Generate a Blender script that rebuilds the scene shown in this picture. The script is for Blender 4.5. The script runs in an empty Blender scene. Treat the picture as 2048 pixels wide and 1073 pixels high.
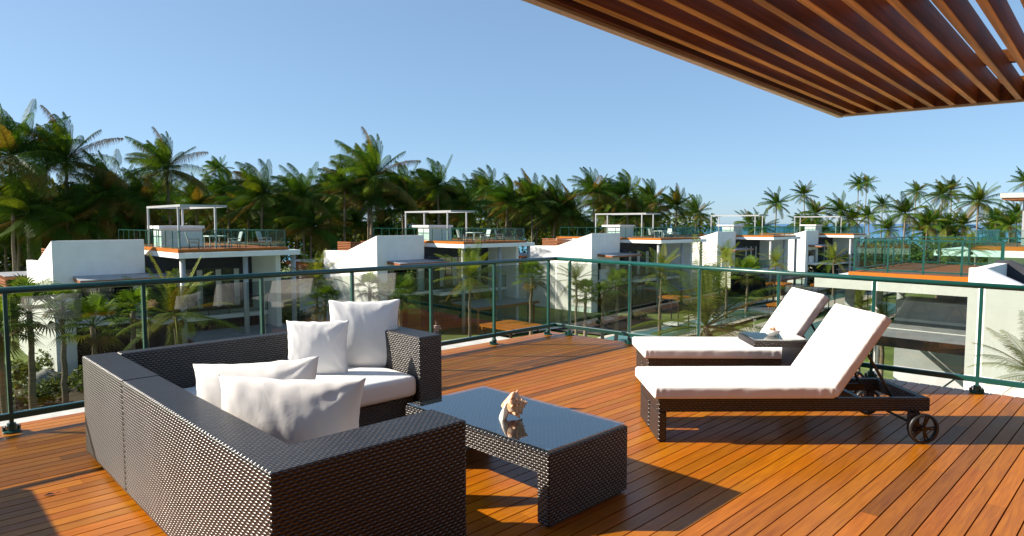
import bpy, math, random
from mathutils import Vector, Matrix, noise as mnoise
R = math.radians
random.seed(7)
S = bpy.context.scene
C = S.collection

# ------------------------------------------------------------------ camera
cam_d = bpy.data.cameras.new('camera'); cam = bpy.data.objects.new('camera', cam_d); C.objects.link(cam)
FPX, HOR, H = 1300.0, 448.0, 1.6
PITCH = math.atan((536.5 - HOR) / FPX)
cam_d.sensor_width = 36; cam_d.lens = 36 * FPX / 2048
cam_d.clip_start = 0.05; cam_d.clip_end = 60000
cam.location = (0, 0, H); cam.rotation_euler = (R(90) - PITCH, 0, 0)
S.camera = cam
S.render.resolution_x, S.render.resolution_y = 1024, 536

# ------------------------------------------------------------------ sky and sun
SUN_EL, SUN_ROT = 30.5, 271.0
w = bpy.data.worlds.new('World'); S.world = w; w.use_nodes = True
nt = w.node_tree; nt.nodes.clear()
sky = nt.nodes.new('ShaderNodeTexSky'); sky.sky_type = 'NISHITA'; sky.sun_disc = False
sky.sun_elevation = R(SUN_EL); sky.sun_rotation = R(SUN_ROT); sky.altitude = 3000
sky.air_density = 1.0; sky.dust_density = 6.0; sky.ozone_density = 8.0
bg = nt.nodes.new('ShaderNodeBackground'); bg.inputs[1].default_value = 0.12
wo = nt.nodes.new('ShaderNodeOutputWorld')
gam = nt.nodes.new('ShaderNodeGamma'); gam.inputs[1].default_value = 0.5; nt.links.new(sky.outputs[0], gam.inputs[0])
wb = nt.nodes.new('ShaderNodeMix'); wb.data_type = 'RGBA'; wb.blend_type = 'MULTIPLY'; wb.inputs[0].default_value = 1
nt.links.new(gam.outputs[0], wb.inputs[6]); wb.inputs[7].default_value = (1.28, 1.45, 1.52, 1)
nt.links.new(wb.outputs[2], bg.inputs[0]); nt.links.new(bg.outputs[0], wo.inputs[0])
sd = bpy.data.lights.new('sun', 'SUN'); sun = bpy.data.objects.new('sun', sd); C.objects.link(sun)
sd.energy = 5.0; sd.angle = R(0.5); sd.color = (1.0, 0.90, 0.76)
sdir = Vector((math.cos(R(SUN_EL)), -0.02, -math.sin(R(SUN_EL))))
sun.rotation_euler = sdir.to_track_quat('-Z', 'Y').to_euler(); sun.location = (-30, 0, 30)
S.view_settings.view_transform = 'Standard'; S.view_settings.look = 'None'
S.view_settings.exposure = 1.1; S.view_settings.gamma = 1
S.render.engine = 'CYCLES'
S.cycles.max_bounces = 8; S.cycles.transparent_max_bounces = 24

# ------------------------------------------------------------------ frames of reference
BETA = R(44.5)                      # the terrace and villas share one grid: u runs right and away, v left and away
cb, sb = math.cos(BETA), math.sin(BETA)
def W(u, v, z=0.0): return Vector((u * cb - v * sb, u * sb + v * cb, z))
def P(px, py, z):                   # spot at height z seen along a direction of the photo
    x = (px - 1024) / FPX; y = -(py - 536.5) / FPX
    d = Vector((x, math.cos(PITCH) + y * math.sin(PITCH), -math.sin(PITCH) + y * math.cos(PITCH)))
    t = (z - H) / d.z
    return Vector((d.x * t, d.y * t, z))
def at(px, Y): return (px - 1024) / FPX * Y
def zat(py, Y): return H - (py - HOR) * Y / FPX
GZ = -7.0

# ------------------------------------------------------------------ mesh helper
class MB:
    def __init__(s): s.v = []; s.f = []; s.m = []; s.t = []; s.uv = {}
    def add(s, pts, faces, m=0, tint=None, uvs=None):
        o = len(s.v); s.v += [tuple(p) for p in pts]
        for i, f in enumerate(faces):
            if uvs: s.uv[len(s.f)] = uvs[i]
            s.f.append(tuple(o + k for k in f)); s.m.append(m); s.t.append(tint)
    def box(s, x0, x1, y0, y1, z0, z1, m=0, tint=None):
        p = [(x0,y0,z0),(x1,y0,z0),(x1,y1,z0),(x0,y1,z0),(x0,y0,z1),(x1,y0,z1),(x1,y1,z1),(x0,y1,z1)]
        s.add(p, [(0,3,2,1),(4,5,6,7),(0,1,5,4),(1,2,6,5),(2,3,7,6),(3,0,4,7)], m, tint)
    def obox(s, p0, p1, wd, z0, z1, m=0, tint=None):     # a box along a ground segment p0 to p1
        a = Vector(p0[:2]); b = Vector(p1[:2]); n = (b - a).normalized(); n = Vector((-n.y, n.x)) * wd / 2
        q = [a + n, a - n, b - n, b + n]
        p = [(k.x, k.y, z0) for k in q] + [(k.x, k.y, z1) for k in q]
        s.add(p, [(0,3,2,1),(4,5,6,7),(0,1,5,4),(1,2,6,5),(2,3,7,6),(3,0,4,7)], m, tint)
    def bar(s, a, b, wx, wz, m=0, tint=None, up=Vector((0,0,1))):     # rectangular bar between two points in space
        a = Vector(a); b = Vector(b); d = (b - a).normalized()
        x = d.cross(up)
        x = x.normalized() if x.length > 1e-4 else Vector((1,0,0))
        z = x.cross(d); x = x * wx / 2; z = z * wz / 2
        p = [a-x-z, a+x-z, a+x+z, a-x+z, b-x-z, b+x-z, b+x+z, b-x+z]
        s.add(p, [(0,1,2,3),(7,6,5,4),(0,4,5,1),(1,5,6,2),(2,6,7,3),(3,7,4,0)], m, tint)
    def extrude(s, poly, vec, m=0, tint=None):            # planar polygon of 3-D points pushed along vec
        n = len(poly); vec = Vector(vec); p = [Vector(q) for q in poly]; p += [q + vec for q in p]
        s.add(p, [tuple(range(n))[::-1], tuple(range(n, 2*n))] + [(i, (i+1) % n, n + (i+1) % n, n + i) for i in range(n)], m, tint)
    def tube(s, path, rad, n=8, m=0, tint=None, caps=True):
        path = [Vector(p) for p in path]; k = len(path)
        if not hasattr(rad, '__len__'): rad = [rad] * k
        pts = []; fr = None
        for i, p in enumerate(path):
            d = (path[min(i+1, k-1)] - path[max(i-1, 0)]).normalized()
            x = d.cross(Vector((0,0,1)) if abs(d.z) < .95 else Vector((1,0,0))).normalized() if fr is None else (fr - d * fr.dot(d)).normalized()
            fr = x; y = d.cross(x)
            for j in range(n):
                a = 2 * math.pi * j / n
                pts.append(p + (x * math.cos(a) + y * math.sin(a)) * rad[i])
        fc = [(i*n + j, i*n + (j+1) % n, (i+1)*n + (j+1) % n, (i+1)*n + j) for i in range(k-1) for j in range(n)]
        if caps: fc += [tuple(range(n))[::-1], tuple(range((k-1)*n, k*n))]
        s.add(pts, fc, m, tint)
    def lathe(s, prof, c=(0,0,0), n=20, m=0, tint=None, axis='z'):
        pts = []
        for r, z in prof:
            for j in range(n):
                a = 2 * math.pi * j / n; q = (r * math.cos(a), r * math.sin(a), z)
                if axis == 'y': q = (q[0], q[2], q[1])
                pts.append((c[0]+q[0], c[1]+q[1], c[2]+q[2]))
        k = len(prof)
        s.add(pts, [(i*n + j, i*n + (j+1) % n, (i+1)*n + (j+1) % n, (i+1)*n + j) for i in range(k-1) for j in range(n)], m, tint)
    def build(s, name, mats, parent=None, off=(0,0,0), smooth=False, bevel=0, loc=None, segs=2, rot=None):
        me = bpy.data.meshes.new(name)
        me.from_pydata([(x+off[0], y+off[1], z+off[2]) for x, y, z in s.v], [], s.f)
        if not isinstance(mats, (list, tuple)): mats = [mats]
        for k in mats: me.materials.append(k)
        tints = any(t is not None for t in s.t)
        ub = []; cbuf = []
        for pi, pl in enumerate(me.polygons):
            pl.material_index = s.m[pi]; pl.use_smooth = smooth
            nn = pl.normal; ax = max(range(3), key=lambda k: abs(nn[k]))
            t = s.t[pi] or (1, 1, 1)
            for vi in pl.vertices:
                co = me.vertices[vi].co
                ub.extend((co.x, co.y) if ax == 2 else (co.y, co.z) if ax == 0 else (co.x, co.z))
                if tints: cbuf.extend((t[0], t[1], t[2], 1.0))
        me.uv_layers.new(name='UVMap'); me.uv_layers['UVMap'].data.foreach_set('uv', ub)
        if tints:
            me.color_attributes.new('tint', 'FLOAT_COLOR', 'CORNER'); me.color_attributes['tint'].data.foreach_set('color', cbuf)
        me.update()
        o = bpy.data.objects.new(name, me); C.objects.link(o)
        if parent: o.parent = parent
        if loc: o.location = loc
        if rot: o.rotation_euler = rot
        if bevel:
            b = o.modifiers.new('bevel', 'BEVEL'); b.width = bevel; b.segments = segs; b.limit_method = 'ANGLE'
        return o
def tag(o, label=None, cat=None, group=None, kind=None):
    if label: o['label'] = label
    if cat: o['category'] = cat
    if group: o['group'] = group
    if kind: o['kind'] = kind
    return o
def empty(name, loc, rz=0.0, label=None, cat=None, group=None):
    o = bpy.data.objects.new(name, None); C.objects.link(o); o.location = loc; o.rotation_euler = (0,0,rz); o.empty_display_size = .2
    return tag(o, label, cat, group)
def kids(o): return [c for c in list(C.objects) if c.parent is o]
def copy_tree(o, parent=None):
    c = o.copy(); C.objects.link(c); c.parent = parent
    for k in kids(o): copy_tree(k, c)
    return c

# ------------------------------------------------------------------ materials
def nodes(name):
    m = bpy.data.materials.new(name); m.use_nodes = True; t = m.node_tree; t.nodes.clear()
    o = t.nodes.new('ShaderNodeOutputMaterial'); b = t.nodes.new('ShaderNodeBsdfPrincipled'); t.links.new(b.outputs[0], o.inputs[0])
    return m, t, b, o
def N(t, typ, ins=None, **kw):
    n = t.nodes.new(typ)
    for k, v in kw.items(): setattr(n, k, v)
    for k, v in (ins or {}).items():
        if isinstance(v, bpy.types.NodeSocket): t.links.new(v, n.inputs[k])
        else: n.inputs[k].default_value = v
    return n
def M_(t, op, a, b=None, c=None):
    n = t.nodes.new('ShaderNodeMath'); n.operation = op
    for i, v in enumerate((a, b, c)):
        if v is None: continue
        if isinstance(v, bpy.types.NodeSocket): t.links.new(v, n.inputs[i])
        else: n.inputs[i].default_value = v
    return n.outputs[0]
def mixc(t, f, a, b, mode='MIX'):
    n = t.nodes.new('ShaderNodeMix'); n.data_type = 'RGBA'; n.blend_type = mode
    for i, v in ((0, f), (6, a), (7, b)):
        if isinstance(v, bpy.types.NodeSocket): t.links.new(v, n.inputs[i])
        else: n.inputs[i].default_value = v if i == 0 else (v[0], v[1], v[2], 1)
    return n.outputs[2]
def pm(name, base, rough=.6, var=.12, scale=3.0, bump=.0, bscale=60, metallic=0, spec=.5, coat=0, tint=False, stretch=None, stain=None):
    m, t, b, o = nodes(name)
    tc = N(t, 'ShaderNodeTexCoord'); co = tc.outputs['Object']
    if stretch: co = N(t, 'ShaderNodeMapping', {'Vector': co, 'Scale': stretch}).outputs[0]
    nz = N(t, 'ShaderNodeTexNoise', {'Vector': co, 'Scale': scale, 'Detail': 6.0, 'Roughness': .6})
    lo = [max(0, c * (1 - var)) for c in base]; hi = [min(1, c * (1 + var)) for c in base]
    rp = N(t, 'ShaderNodeMapRange', {'Value': nz.outputs[0], 'From Min': .3, 'From Max': .7})
    col = mixc(t, rp.outputs[0], lo, hi)
    if stain:
        n2 = N(t, 'ShaderNodeTexNoise', {'Vector': N(t, 'ShaderNodeMapping', {'Vector': tc.outputs['Object'], 'Scale': (1.5, 1.5, .25)}).outputs[0], 'Scale': 1.2, 'Detail': 5.0})
        r2 = N(t, 'ShaderNodeMapRange', {'Value': n2.outputs[0], 'From Min': .55, 'From Max': .8})
        col = mixc(t, M_(t, 'MULTIPLY', r2.outputs[0], .28), col, stain)
    if tint:
        at_ = N(t, 'ShaderNodeVertexColor', layer_name='tint'); col = mixc(t, 1.0, col, at_.outputs[0], 'MULTIPLY')
    t.links.new(col, b.inputs['Base Color'])
    b.inputs['Roughness'].default_value = rough; b.inputs['Metallic'].default_value = metallic
    b.inputs['Specular IOR Level'].default_value = spec; b.inputs['Coat Weight'].default_value = coat
    if bump:
        n3 = N(t, 'ShaderNodeTexNoise', {'Vector': co, 'Scale': bscale, 'Detail': 4.0})
        bp = N(t, 'ShaderNodeBump', {'Height': n3.outputs[0], 'Strength': bump, 'Distance': .01}); t.links.new(bp.outputs[0], b.inputs['Normal'])
    return m
def leafmat(name, trans=.35, rough=.6):
    m, t, b, o = nodes(name)
    at_ = N(t, 'ShaderNodeVertexColor', layer_name='tint')
    oi = N(t, 'ShaderNodeObjectInfo')
    hv = N(t, 'ShaderNodeMapRange', {'Value': oi.outputs['Random'], 'To Min': .8, 'To Max': 1.2})
    col = N(t, 'ShaderNodeHueSaturation', {'Color': at_.outputs[0], 'Value': hv.outputs[0]}).outputs[0]
    t.links.new(col, b.inputs['Base Color']); b.inputs['Roughness'].default_value = rough; b.inputs['Specular IOR Level'].default_value = .15
    tr = N(t, 'ShaderNodeBsdfTranslucent', {'Color': mixc(t, 1.0, col, (1.5, 1.35, .5), 'MULTIPLY')})
    mx = N(t, 'ShaderNodeMixShader', {0: trans, 1: b.outputs[0], 2: tr.outputs[0]}); t.links.new(mx.outputs[0], o.inputs[0])
    return m
def glassmat(name, tint, ior=1.5, refl=1.0, rough=.0):
    m, t, b, o = nodes(name)
    fr = N(t, 'ShaderNodeFresnel', {'IOR': ior}); g = N(t, 'ShaderNodeBsdfGlossy', {'Color': (1,1,1,1), 'Roughness': rough})
    tr = N(t, 'ShaderNodeBsdfTransparent', {'Color': (*tint, 1)})
    geo = N(t, 'ShaderNodeNewGeometry')
    fac = M_(t, 'MULTIPLY', M_(t, 'MULTIPLY', fr.outputs[0], refl), M_(t, 'SUBTRACT', 1.0, geo.outputs['Backfacing']))
    mx = N(t, 'ShaderNodeMixShader', {0: fac, 1: tr.outputs[0], 2: g.outputs[0]}); t.links.new(mx.outputs[0], o.inputs[0])
    return m
def wickermat(name, dark, light, row=.016, per=.034, rough=.30):
    m, t, b, o = nodes(name)
    uv = N(t, 'ShaderNodeUVMap'); sp = N(t, 'ShaderNodeSeparateXYZ', {0: uv.outputs[0]})
    nz = N(t, 'ShaderNodeTexNoise', {'Vector': uv.outputs[0], 'Scale': 3.0, 'Detail': 2.0})
    wob = M_(t, 'MULTIPLY', M_(t, 'SUBTRACT', nz.outputs[0], .5), .012)
    vv = M_(t, 'DIVIDE', M_(t, 'ADD', sp.outputs[1], wob), row)
    fl = M_(t, 'FLOOR', vv); fr = M_(t, 'SUBTRACT', vv, fl)
    k = M_(t, 'SUBTRACT', M_(t, 'MULTIPLY', fr, 2.0), 1.0)
    prof = M_(t, 'SUBTRACT', 1.0, M_(t, 'MULTIPLY', k, k))
    ph = M_(t, 'ADD', M_(t, 'DIVIDE', sp.outputs[0], per), M_(t, 'MULTIPLY', fl, .5))
    cs = M_(t, 'ADD', M_(t, 'MULTIPLY', M_(t, 'COSINE', M_(t, 'MULTIPLY', ph, 2 * math.pi)), .5), .5)
    hgt = M_(t, 'MULTIPLY', M_(t, 'POWER', prof, .6), M_(t, 'ADD', M_(t, 'MULTIPLY', M_(t, 'POWER', cs, .7), .6), .4))
    wn = N(t, 'ShaderNodeTexWhiteNoise', {'W': fl}, noise_dimensions='1D')
    c2 = mixc(t, wn.outputs[0], light, [c * .7 for c in light])
    col = mixc(t, M_(t, 'POWER', hgt, 2.3), dark, c2); t.links.new(col, b.inputs['Base Color'])
    b.inputs['Roughness'].default_value = rough; b.inputs['Specular IOR Level'].default_value = .8
    bp = N(t, 'ShaderNodeBump', {'Height': hgt, 'Strength': 1.0, 'Distance': .009}); t.links.new(bp.outputs[0], b.inputs['Normal'])
    return m
def deckmat(name, rough=.3, gain=1.0):
    m, t, b, o = nodes(name)
    tc = N(t, 'ShaderNodeTexCoord'); at_ = N(t, 'ShaderNodeVertexColor', layer_name='tint')
    mp = N(t, 'ShaderNodeMapping', {'Vector': tc.outputs['Object'], 'Scale': (1.2, 22, 22)})
    g = N(t, 'ShaderNodeTexNoise', {'Vector': mp.outputs[0], 'Scale': 2.5, 'Detail': 8.0, 'Roughness': .65, 'Distortion': .6})
    rp = N(t, 'ShaderNodeMapRange', {'Value': g.outputs[0], 'From Min': .28, 'From Max': .72})
    col = mixc(t, rp.outputs[0], [c * gain for c in (.25, .071, .002)], [c * gain for c in (.47, .160, .004)])
    col = mixc(t, 1.0, col, at_.outputs[0], 'MULTIPLY')
    wx = N(t, 'ShaderNodeTexNoise', {'Vector': tc.outputs['Object'], 'Scale': .9, 'Detail': 5.0})
    wr = N(t, 'ShaderNodeMapRange', {'Value': wx.outputs[0], 'From Min': .5, 'From Max': .75})
    col = mixc(t, M_(t, 'MULTIPLY', wr.outputs[0], .25), col, (.24, .095, .012))
    sc = N(t, 'ShaderNodeTexNoise', {'Vector': N(t, 'ShaderNodeMapping', {'Vector': tc.outputs['Object'], 'Rotation': (0, 0, .5), 'Scale': (60, 1.2, 1)}).outputs[0], 'Scale': 1.6, 'Detail': 2.0})
    sr = N(t, 'ShaderNodeMapRange', {'Value': sc.outputs[0], 'From Min': .74, 'From Max': .8})
    col = mixc(t, M_(t, 'MULTIPLY', sr.outputs[0], .35), col, (.5, .33, .2))
    t.links.new(col, b.inputs['Base Color'])
    rr = N(t, 'ShaderNodeMapRange', {'Value': wx.outputs[0], 'From Min': .3, 'From Max': .7, 'To Min': rough - .05, 'To Max': rough + .16})
    t.links.new(rr.outputs[0], b.inputs['Roughness']); b.inputs['Specular IOR Level'].default_value = .3
    bp = N(t, 'ShaderNodeBump', {'Height': g.outputs[0], 'Strength': .25, 'Distance': .004}); t.links.new(bp.outputs[0], b.inputs['Normal'])
    return m
def watermat(name, c0, c1, y0, y1, rough=.08, bs=1.2, bstr=.3):
    m, t, b, o = nodes(name)
    tc = N(t, 'ShaderNodeTexCoord'); sp = N(t, 'ShaderNodeSeparateXYZ', {0: tc.outputs['Object']})
    nz = N(t, 'ShaderNodeTexNoise', {'Vector': N(t, 'ShaderNodeMapping', {'Vector': tc.outputs['Object'], 'Scale': (.006, .02, 1)}).outputs[0], 'Scale': 1.0, 'Detail': 4.0})
    yy = M_(t, 'ADD', sp.outputs[1], M_(t, 'MULTIPLY', M_(t, 'SUBTRACT', nz.outputs[0], .5), (y1 - y0) * .5))
    rp = N(t, 'ShaderNodeMapRange', {'Value': yy, 'From Min': y0, 'From Max': y1})
    t.links.new(mixc(t, rp.outputs[0], c0, c1), b.inputs['Base Color']); b.inputs['Roughness'].default_value = rough
    b.inputs['Specular IOR Level'].default_value = .35
    wv = N(t, 'ShaderNodeTexNoise', {'Vector': tc.outputs['Object'], 'Scale': bs, 'Detail': 4.0})
    bp = N(t, 'ShaderNodeBump', {'Height': wv.outputs[0], 'Strength': bstr, 'Distance': .1}); t.links.new(bp.outputs[0], b.inputs['Normal'])
    return m
def fabricmat(name, base):
    m, t, b, o = nodes(name)
    tc = N(t, 'ShaderNodeTexCoord')
    n1 = N(t, 'ShaderNodeTexNoise', {'Vector': tc.outputs['Object'], 'Scale': 7.0, 'Detail': 4.0, 'Distortion': 1.0})
    n2 = N(t, 'ShaderNodeTexNoise', {'Vector': tc.outputs['Object'], 'Scale': 420.0, 'Detail': 1.0})
    t.links.new(mixc(t, n1.outputs[0], [c * .93 for c in base], base), b.inputs['Base Color'])
    b.inputs['Roughness'].default_value = .85; b.inputs['Sheen Weight'].default_value = .15; b.inputs['Specular IOR Level'].default_value = .2
    bp = N(t, 'ShaderNodeBump', {'Height': n1.outputs[0], 'Strength': .22, 'Distance': .012})
    b2 = N(t, 'ShaderNodeBump', {'Height': n2.outputs[0], 'Strength': .2, 'Distance': .001, 'Normal': bp.outputs[0]}); t.links.new(b2.outputs[0], b.inputs['Normal'])
    return m
X = {}
X['white'] = pm('white_render', (.80, .79, .77), .85, .05, 1.3, .25, 90, stain=(.62, .60, .56))
X['white2'] = pm('white_paint_slab', (.78, .77, .75), .8, .06, 1.8, .2, 60, stain=(.5, .49, .46))
X['char'] = pm('charcoal_render', (.035, .037, .048), .8, .2, 2, .3, 80)
X['gwall'] = pm('grey_render', (.42, .43, .44), .85, .12, 1.2, .3, 60, stain=(.30, .30, .30))
X['grey'] = pm('grey_metal_paint', (.34, .35, .36), .45, .08, 4)
X['roofgrey'] = pm('grey_roof_membrane', (.30, .31, .33), .55, .2, 2.5, .2, 30, stain=(.2, .2, .2))
X['concrete'] = pm('concrete', (.46, .46, .43), .9, .16, 6, .5, 120, stain=(.3, .3, .28))
X['deck'] = deckmat('oiled_deck_boards')
X['teak'] = deckmat('orange_teak', .45, 1.0)
X['wood'] = pm('brown_slat_wood', (.27, .085, .022), .5, .5, 2.0, .2, 12, stretch=(1.0, 14, 14))
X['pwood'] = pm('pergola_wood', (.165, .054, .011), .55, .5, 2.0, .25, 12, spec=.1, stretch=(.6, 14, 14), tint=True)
X['pedge'] = pm('pergola_edge_paint', (.55, .47, .36), .6, .12, 3, .2, 40)
X['green'] = pm('green_rail_paint', (.003, .058, .048), .3, .2, 6, coat=.2)
X['steel'] = pm('bolt_steel', (.5, .5, .5), .3, .1, 6, metallic=1)
X['glass'] = glassmat('balustrade_glass', (.70, .73, .70), 1.7)
X['vglass'] = glassmat('villa_rail_glass', (.80, .90, .87), 1.45, .6)
X['tglass'] = glassmat('table_glass', (.80, .86, .85), 3.0)
X['wicker'] = wickermat('dark_wicker', (.001, .0008, .0006), (.092, .073, .061))
X['fabric'] = fabricmat('white_canvas', (.76, .75, .735))
X['fabric2'] = fabricmat('cream_canvas', (.76, .735, .71))
X['black'] = pm('black_plastic', (.018, .017, .017), .4, .2, 8)
X['dmetal'] = pm('dark_frame_metal', (.03, .026, .024), .35, .2, 8)
X['window'] = pm('window_glass', (.02, .026, .03), .06, .3, 1.0, spec=.8)
X['frame'] = pm('dark_window_frame', (.03, .03, .032), .4, .1, 4)
X['curtain'] = pm('pale_curtain', (.5, .5, .48), .9, .25, 3, stretch=(9, 9, .3))
X['lawn'] = pm('lawn', (.12, .165, .028), .9, .5, .35, .6, 30)
X['sand'] = pm('pale_paving', (.50, .45, .36), .9, .2, 1.5, .3, 20)
X['soil'] = pm('garden_soil', (.05, .038, .025), .95, .5, 2, .6, 20)
X['pool'] = watermat('pool_water', (.07, .24, .26), (.13, .29, .30), -10, 10, .05, 3, .15)
X['sea'] = watermat('sea_water', (.02, .24, .31), (.008, .09, .24), 180, 900, .25, .35, .5)
X['leaf'] = leafmat('palm_leaf')
X['bush'] = leafmat('shrub_leaf', .3, .45)
X['trunk'] = pm('palm_bark', (.19, .145, .10), .9, .4, 3, .6, 18, stretch=(1, 1, 9))
X['rock'] = pm('boulder_stone', (.33, .31, .28), .9, .4, 4, .8, 14)
X['skin'] = pm('skin', (.28, .15, .09), .5, .08, 9)
X['hair'] = pm('dark_hair', (.015, .012, .01), .6, .2, 20)
X['cloth'] = pm('dark_shorts_cloth', (.05, .05, .07), .9, .2, 12)
def stripemat():
    m, t, b, o = nodes('striped_shirt_cloth'); tc = N(t, 'ShaderNodeTexCoord'); sp = N(t, 'ShaderNodeSeparateXYZ', {0: tc.outputs['Object']})
    st = M_(t, 'GREATER_THAN', M_(t, 'FRACT', M_(t, 'MULTIPLY', sp.outputs[2], 9.0)), .5)
    t.links.new(mixc(t, st, (.55, .52, .5), (.30, .03, .05)), b.inputs['Base Color']); b.inputs['Roughness'].default_value = .9
    return m
X['stripe'] = stripemat()
def shellmat():
    m, t, b, o = nodes('conch_shell'); at_ = N(t, 'ShaderNodeVertexColor', layer_name='tint'); tc = N(t, 'ShaderNodeTexCoord')
    nz = N(t, 'ShaderNodeTexNoise', {'Vector': tc.outputs['Object'], 'Scale': 38.0, 'Detail': 5.0, 'Distortion': 2.0})
    rp = N(t, 'ShaderNodeMapRange', {'Value': nz.outputs[0], 'From Min': .5, 'From Max': .68})
    col = mixc(t, M_(t, 'MULTIPLY', rp.outputs[0], .45), at_.outputs[0], (.42, .16, .05)); t.links.new(col, b.inputs['Base Color'])
    b.inputs['Roughness'].default_value = .4
    bp = N(t, 'ShaderNodeBump', {'Height': nz.outputs[0], 'Strength': .4, 'Distance': .004}); t.links.new(bp.outputs[0], b.inputs['Normal'])
    return m
X['shell'] = shellmat()

# ================================================================== ground, water, paths
def sheet(name, pts, mat, kind='structure', z=None):
    m = MB(); p = [Vector((q[0], q[1], q[2] if z is None else z)) for q in pts]
    m.add(p, [tuple(range(len(p)))]); o = m.build(name, mat); o['kind'] = kind
    if o.data.polygons[0].normal.z < 0: o.data.flip_normals()
    return o
sheet('sea', [(-30000, 100), (30000, 100), (30000, 40000), (-30000, 40000)], X['sea'], z=-8.6)
gm = MB(); nx, ny = 60, 40
for j in range(ny + 1):
    for i in range(nx + 1):
        x = -170 + 380 * i / nx; y = -60 + 230 * j / ny
        z = GZ + .12 * mnoise.noise(Vector((x * .08, y * .08, 0)))
        if y > 125: z = GZ - (y - 125) * .06
        gm.v.append((x, y, z))
for j in range(ny):
    for i in range(nx):
        a = j * (nx + 1) + i; gm.f.append((a, a + 1, a + nx + 2, a + nx + 1)); gm.m.append(0); gm.t.append(None)
gr = gm.build('lawn', X['lawn'], smooth=True); gr['kind'] = 'structure'
def strip(name, mat, pts, wd, z):
    m = MB(); L = []; Rr = []
    pts = [Vector((p[0], p[1])) for p in pts]
    for i, p in enumerate(pts):
        d = (pts[min(i+1, len(pts)-1)] - pts[max(i-1, 0)]).normalized(); n = Vector((-d.y, d.x)) * wd / 2
        L.append((p.x + n.x, p.y + n.y, z)); Rr.append((p.x - n.x, p.y - n.y, z))
    k = len(pts); m.add(L + Rr, [(k + i, k + i + 1, i + 1, i) for i in range(k - 1)])
    o = m.build(name, mat); o['kind'] = 'structure'; return o
G1 = GZ + .16
def gp(px, py): q = P(px, py, GZ); return (q.x, q.y)
# the long meandering pool between the two rows of villas, with paths along it
pool_line = [gp(1180, 705), gp(1260, 682), gp(1360, 664), gp(1470, 634), gp(1560, 618), gp(1650, 598), gp(1740, 580), gp(1800, 565)]
strip('pool_rim', X['sand'], pool_line, 4.2, G1); strip('pool', X['pool'], pool_line, 3.0, G1 + .03)
pool2 = [gp(1500, 760), gp(1600, 690), gp(1670, 655), gp(1740, 630), gp(1800, 612)]
strip('pool_rim', X['sand'], pool2, 4.6, G1 + .01); strip('pool', X['pool'], pool2, 3.4, G1 + .04)
strip('path', X['sand'], [gp(1330, 760), gp(1440, 690), gp(1560, 650), gp(1640, 618), gp(1720, 600), gp(1800, 578)], 2.2, G1 + .06)
strip('path', X['sand'], [gp(1380, 640), gp(1480, 612), gp(1560, 600), gp(1640, 580), gp(1700, 570)], 1.6, G1 + .02)
strip('path', X['sand'], [gp(700, 740), gp(900, 690), gp(1040, 668), gp(1150, 655), gp(1230, 640)], 1.3, G1 + .05)
beds = [[gp(-60, 830), gp(160, 800), gp(420, 740), gp(640, 700)], [gp(1150, 668), gp(1235, 645), gp(1300, 640)]]
for b in beds: strip('soil_bed', X['soil'], b, 8.0 if b is beds[0] else 4.5, G1 - .02)
shore = [(-170, 168), (-40, 150), (40, 142), (120, 135), (210, 128)]
strip('beach', X['sand'], shore, 16, GZ - .55)

# ================================================================== the terrace
terr = (0, 0, 0)
U_END = lambda v: 7.15 + max(0, 6.2 - v) * .065
rb = random.Random(3)
m = MB(); v = -3.0; row = 0
while v < 6.36:
    u = -3.0 - rb.random() * 2; ue = U_END(v)
    while u < ue:
        ln = rb.uniform(1.6, 4.6); u1 = min(u + ln, ue)
        if ue - u1 < .3: u1 = ue
        k = rb.uniform(.78, 1.10); r = rb.random()
        tn = (k, k * rb.uniform(.88, 1.08), k * rb.uniform(.8, 1.3))
        if r < .10: tn = (k * .62, k * .62, k * .8)
        elif r < .16: tn = (k * .85, k * .76, k * .9)
        m.box(u + .0008, u1 - .0008, v, v + .0868, -.03, rb.uniform(-.0012, .0), 0, tn)
        u = u1
    v += .0945; row += 1
dk = m.build('deck', X['deck'], rot=(0, 0, BETA)); dk['kind'] = 'structure'
m = MB(); m.extrude([(-3.2, -3.2, -.06), (7.7, -3.2, -.06), (7.12, 6.36, -.06), (-3.2, 6.36, -.06)], (0, 0, -.3))
sl = m.build('terrace_slab', X['concrete'], rot=(0, 0, BETA)); sl['kind'] = 'structure'
m = MB(); m.box(-3.2, 6.45, 6.375, 6.97, -.36, -.035)
ld = m.build('ledge', X['concrete'], rot=(0, 0, BETA), bevel=.01); ld['kind'] = 'structure'
own = empty('villa', W(0, 0, GZ), BETA, 'white villa carrying the timber deck in the foreground', 'villa')
m = MB(); m.box(-3.0, 6.6, -3.0, 5.9, GZ, -.37); m.build('wall', X['white'], own, off=(0, 0, -GZ))
pw = empty('parapet_wall', W(-.9, 1.6), BETA, 'low white parapet wall closing the left side of the deck', 'wall')
m = MB(); m.box(-.1, .1, -4.6, 4.55, .005, 1.12); m.build('wall', X['white'], pw)
m = MB(); m.box(-.13, .13, -4.63, 4.58, 1.122, 1.17); m.build('coping', X['concrete'], pw)

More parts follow.
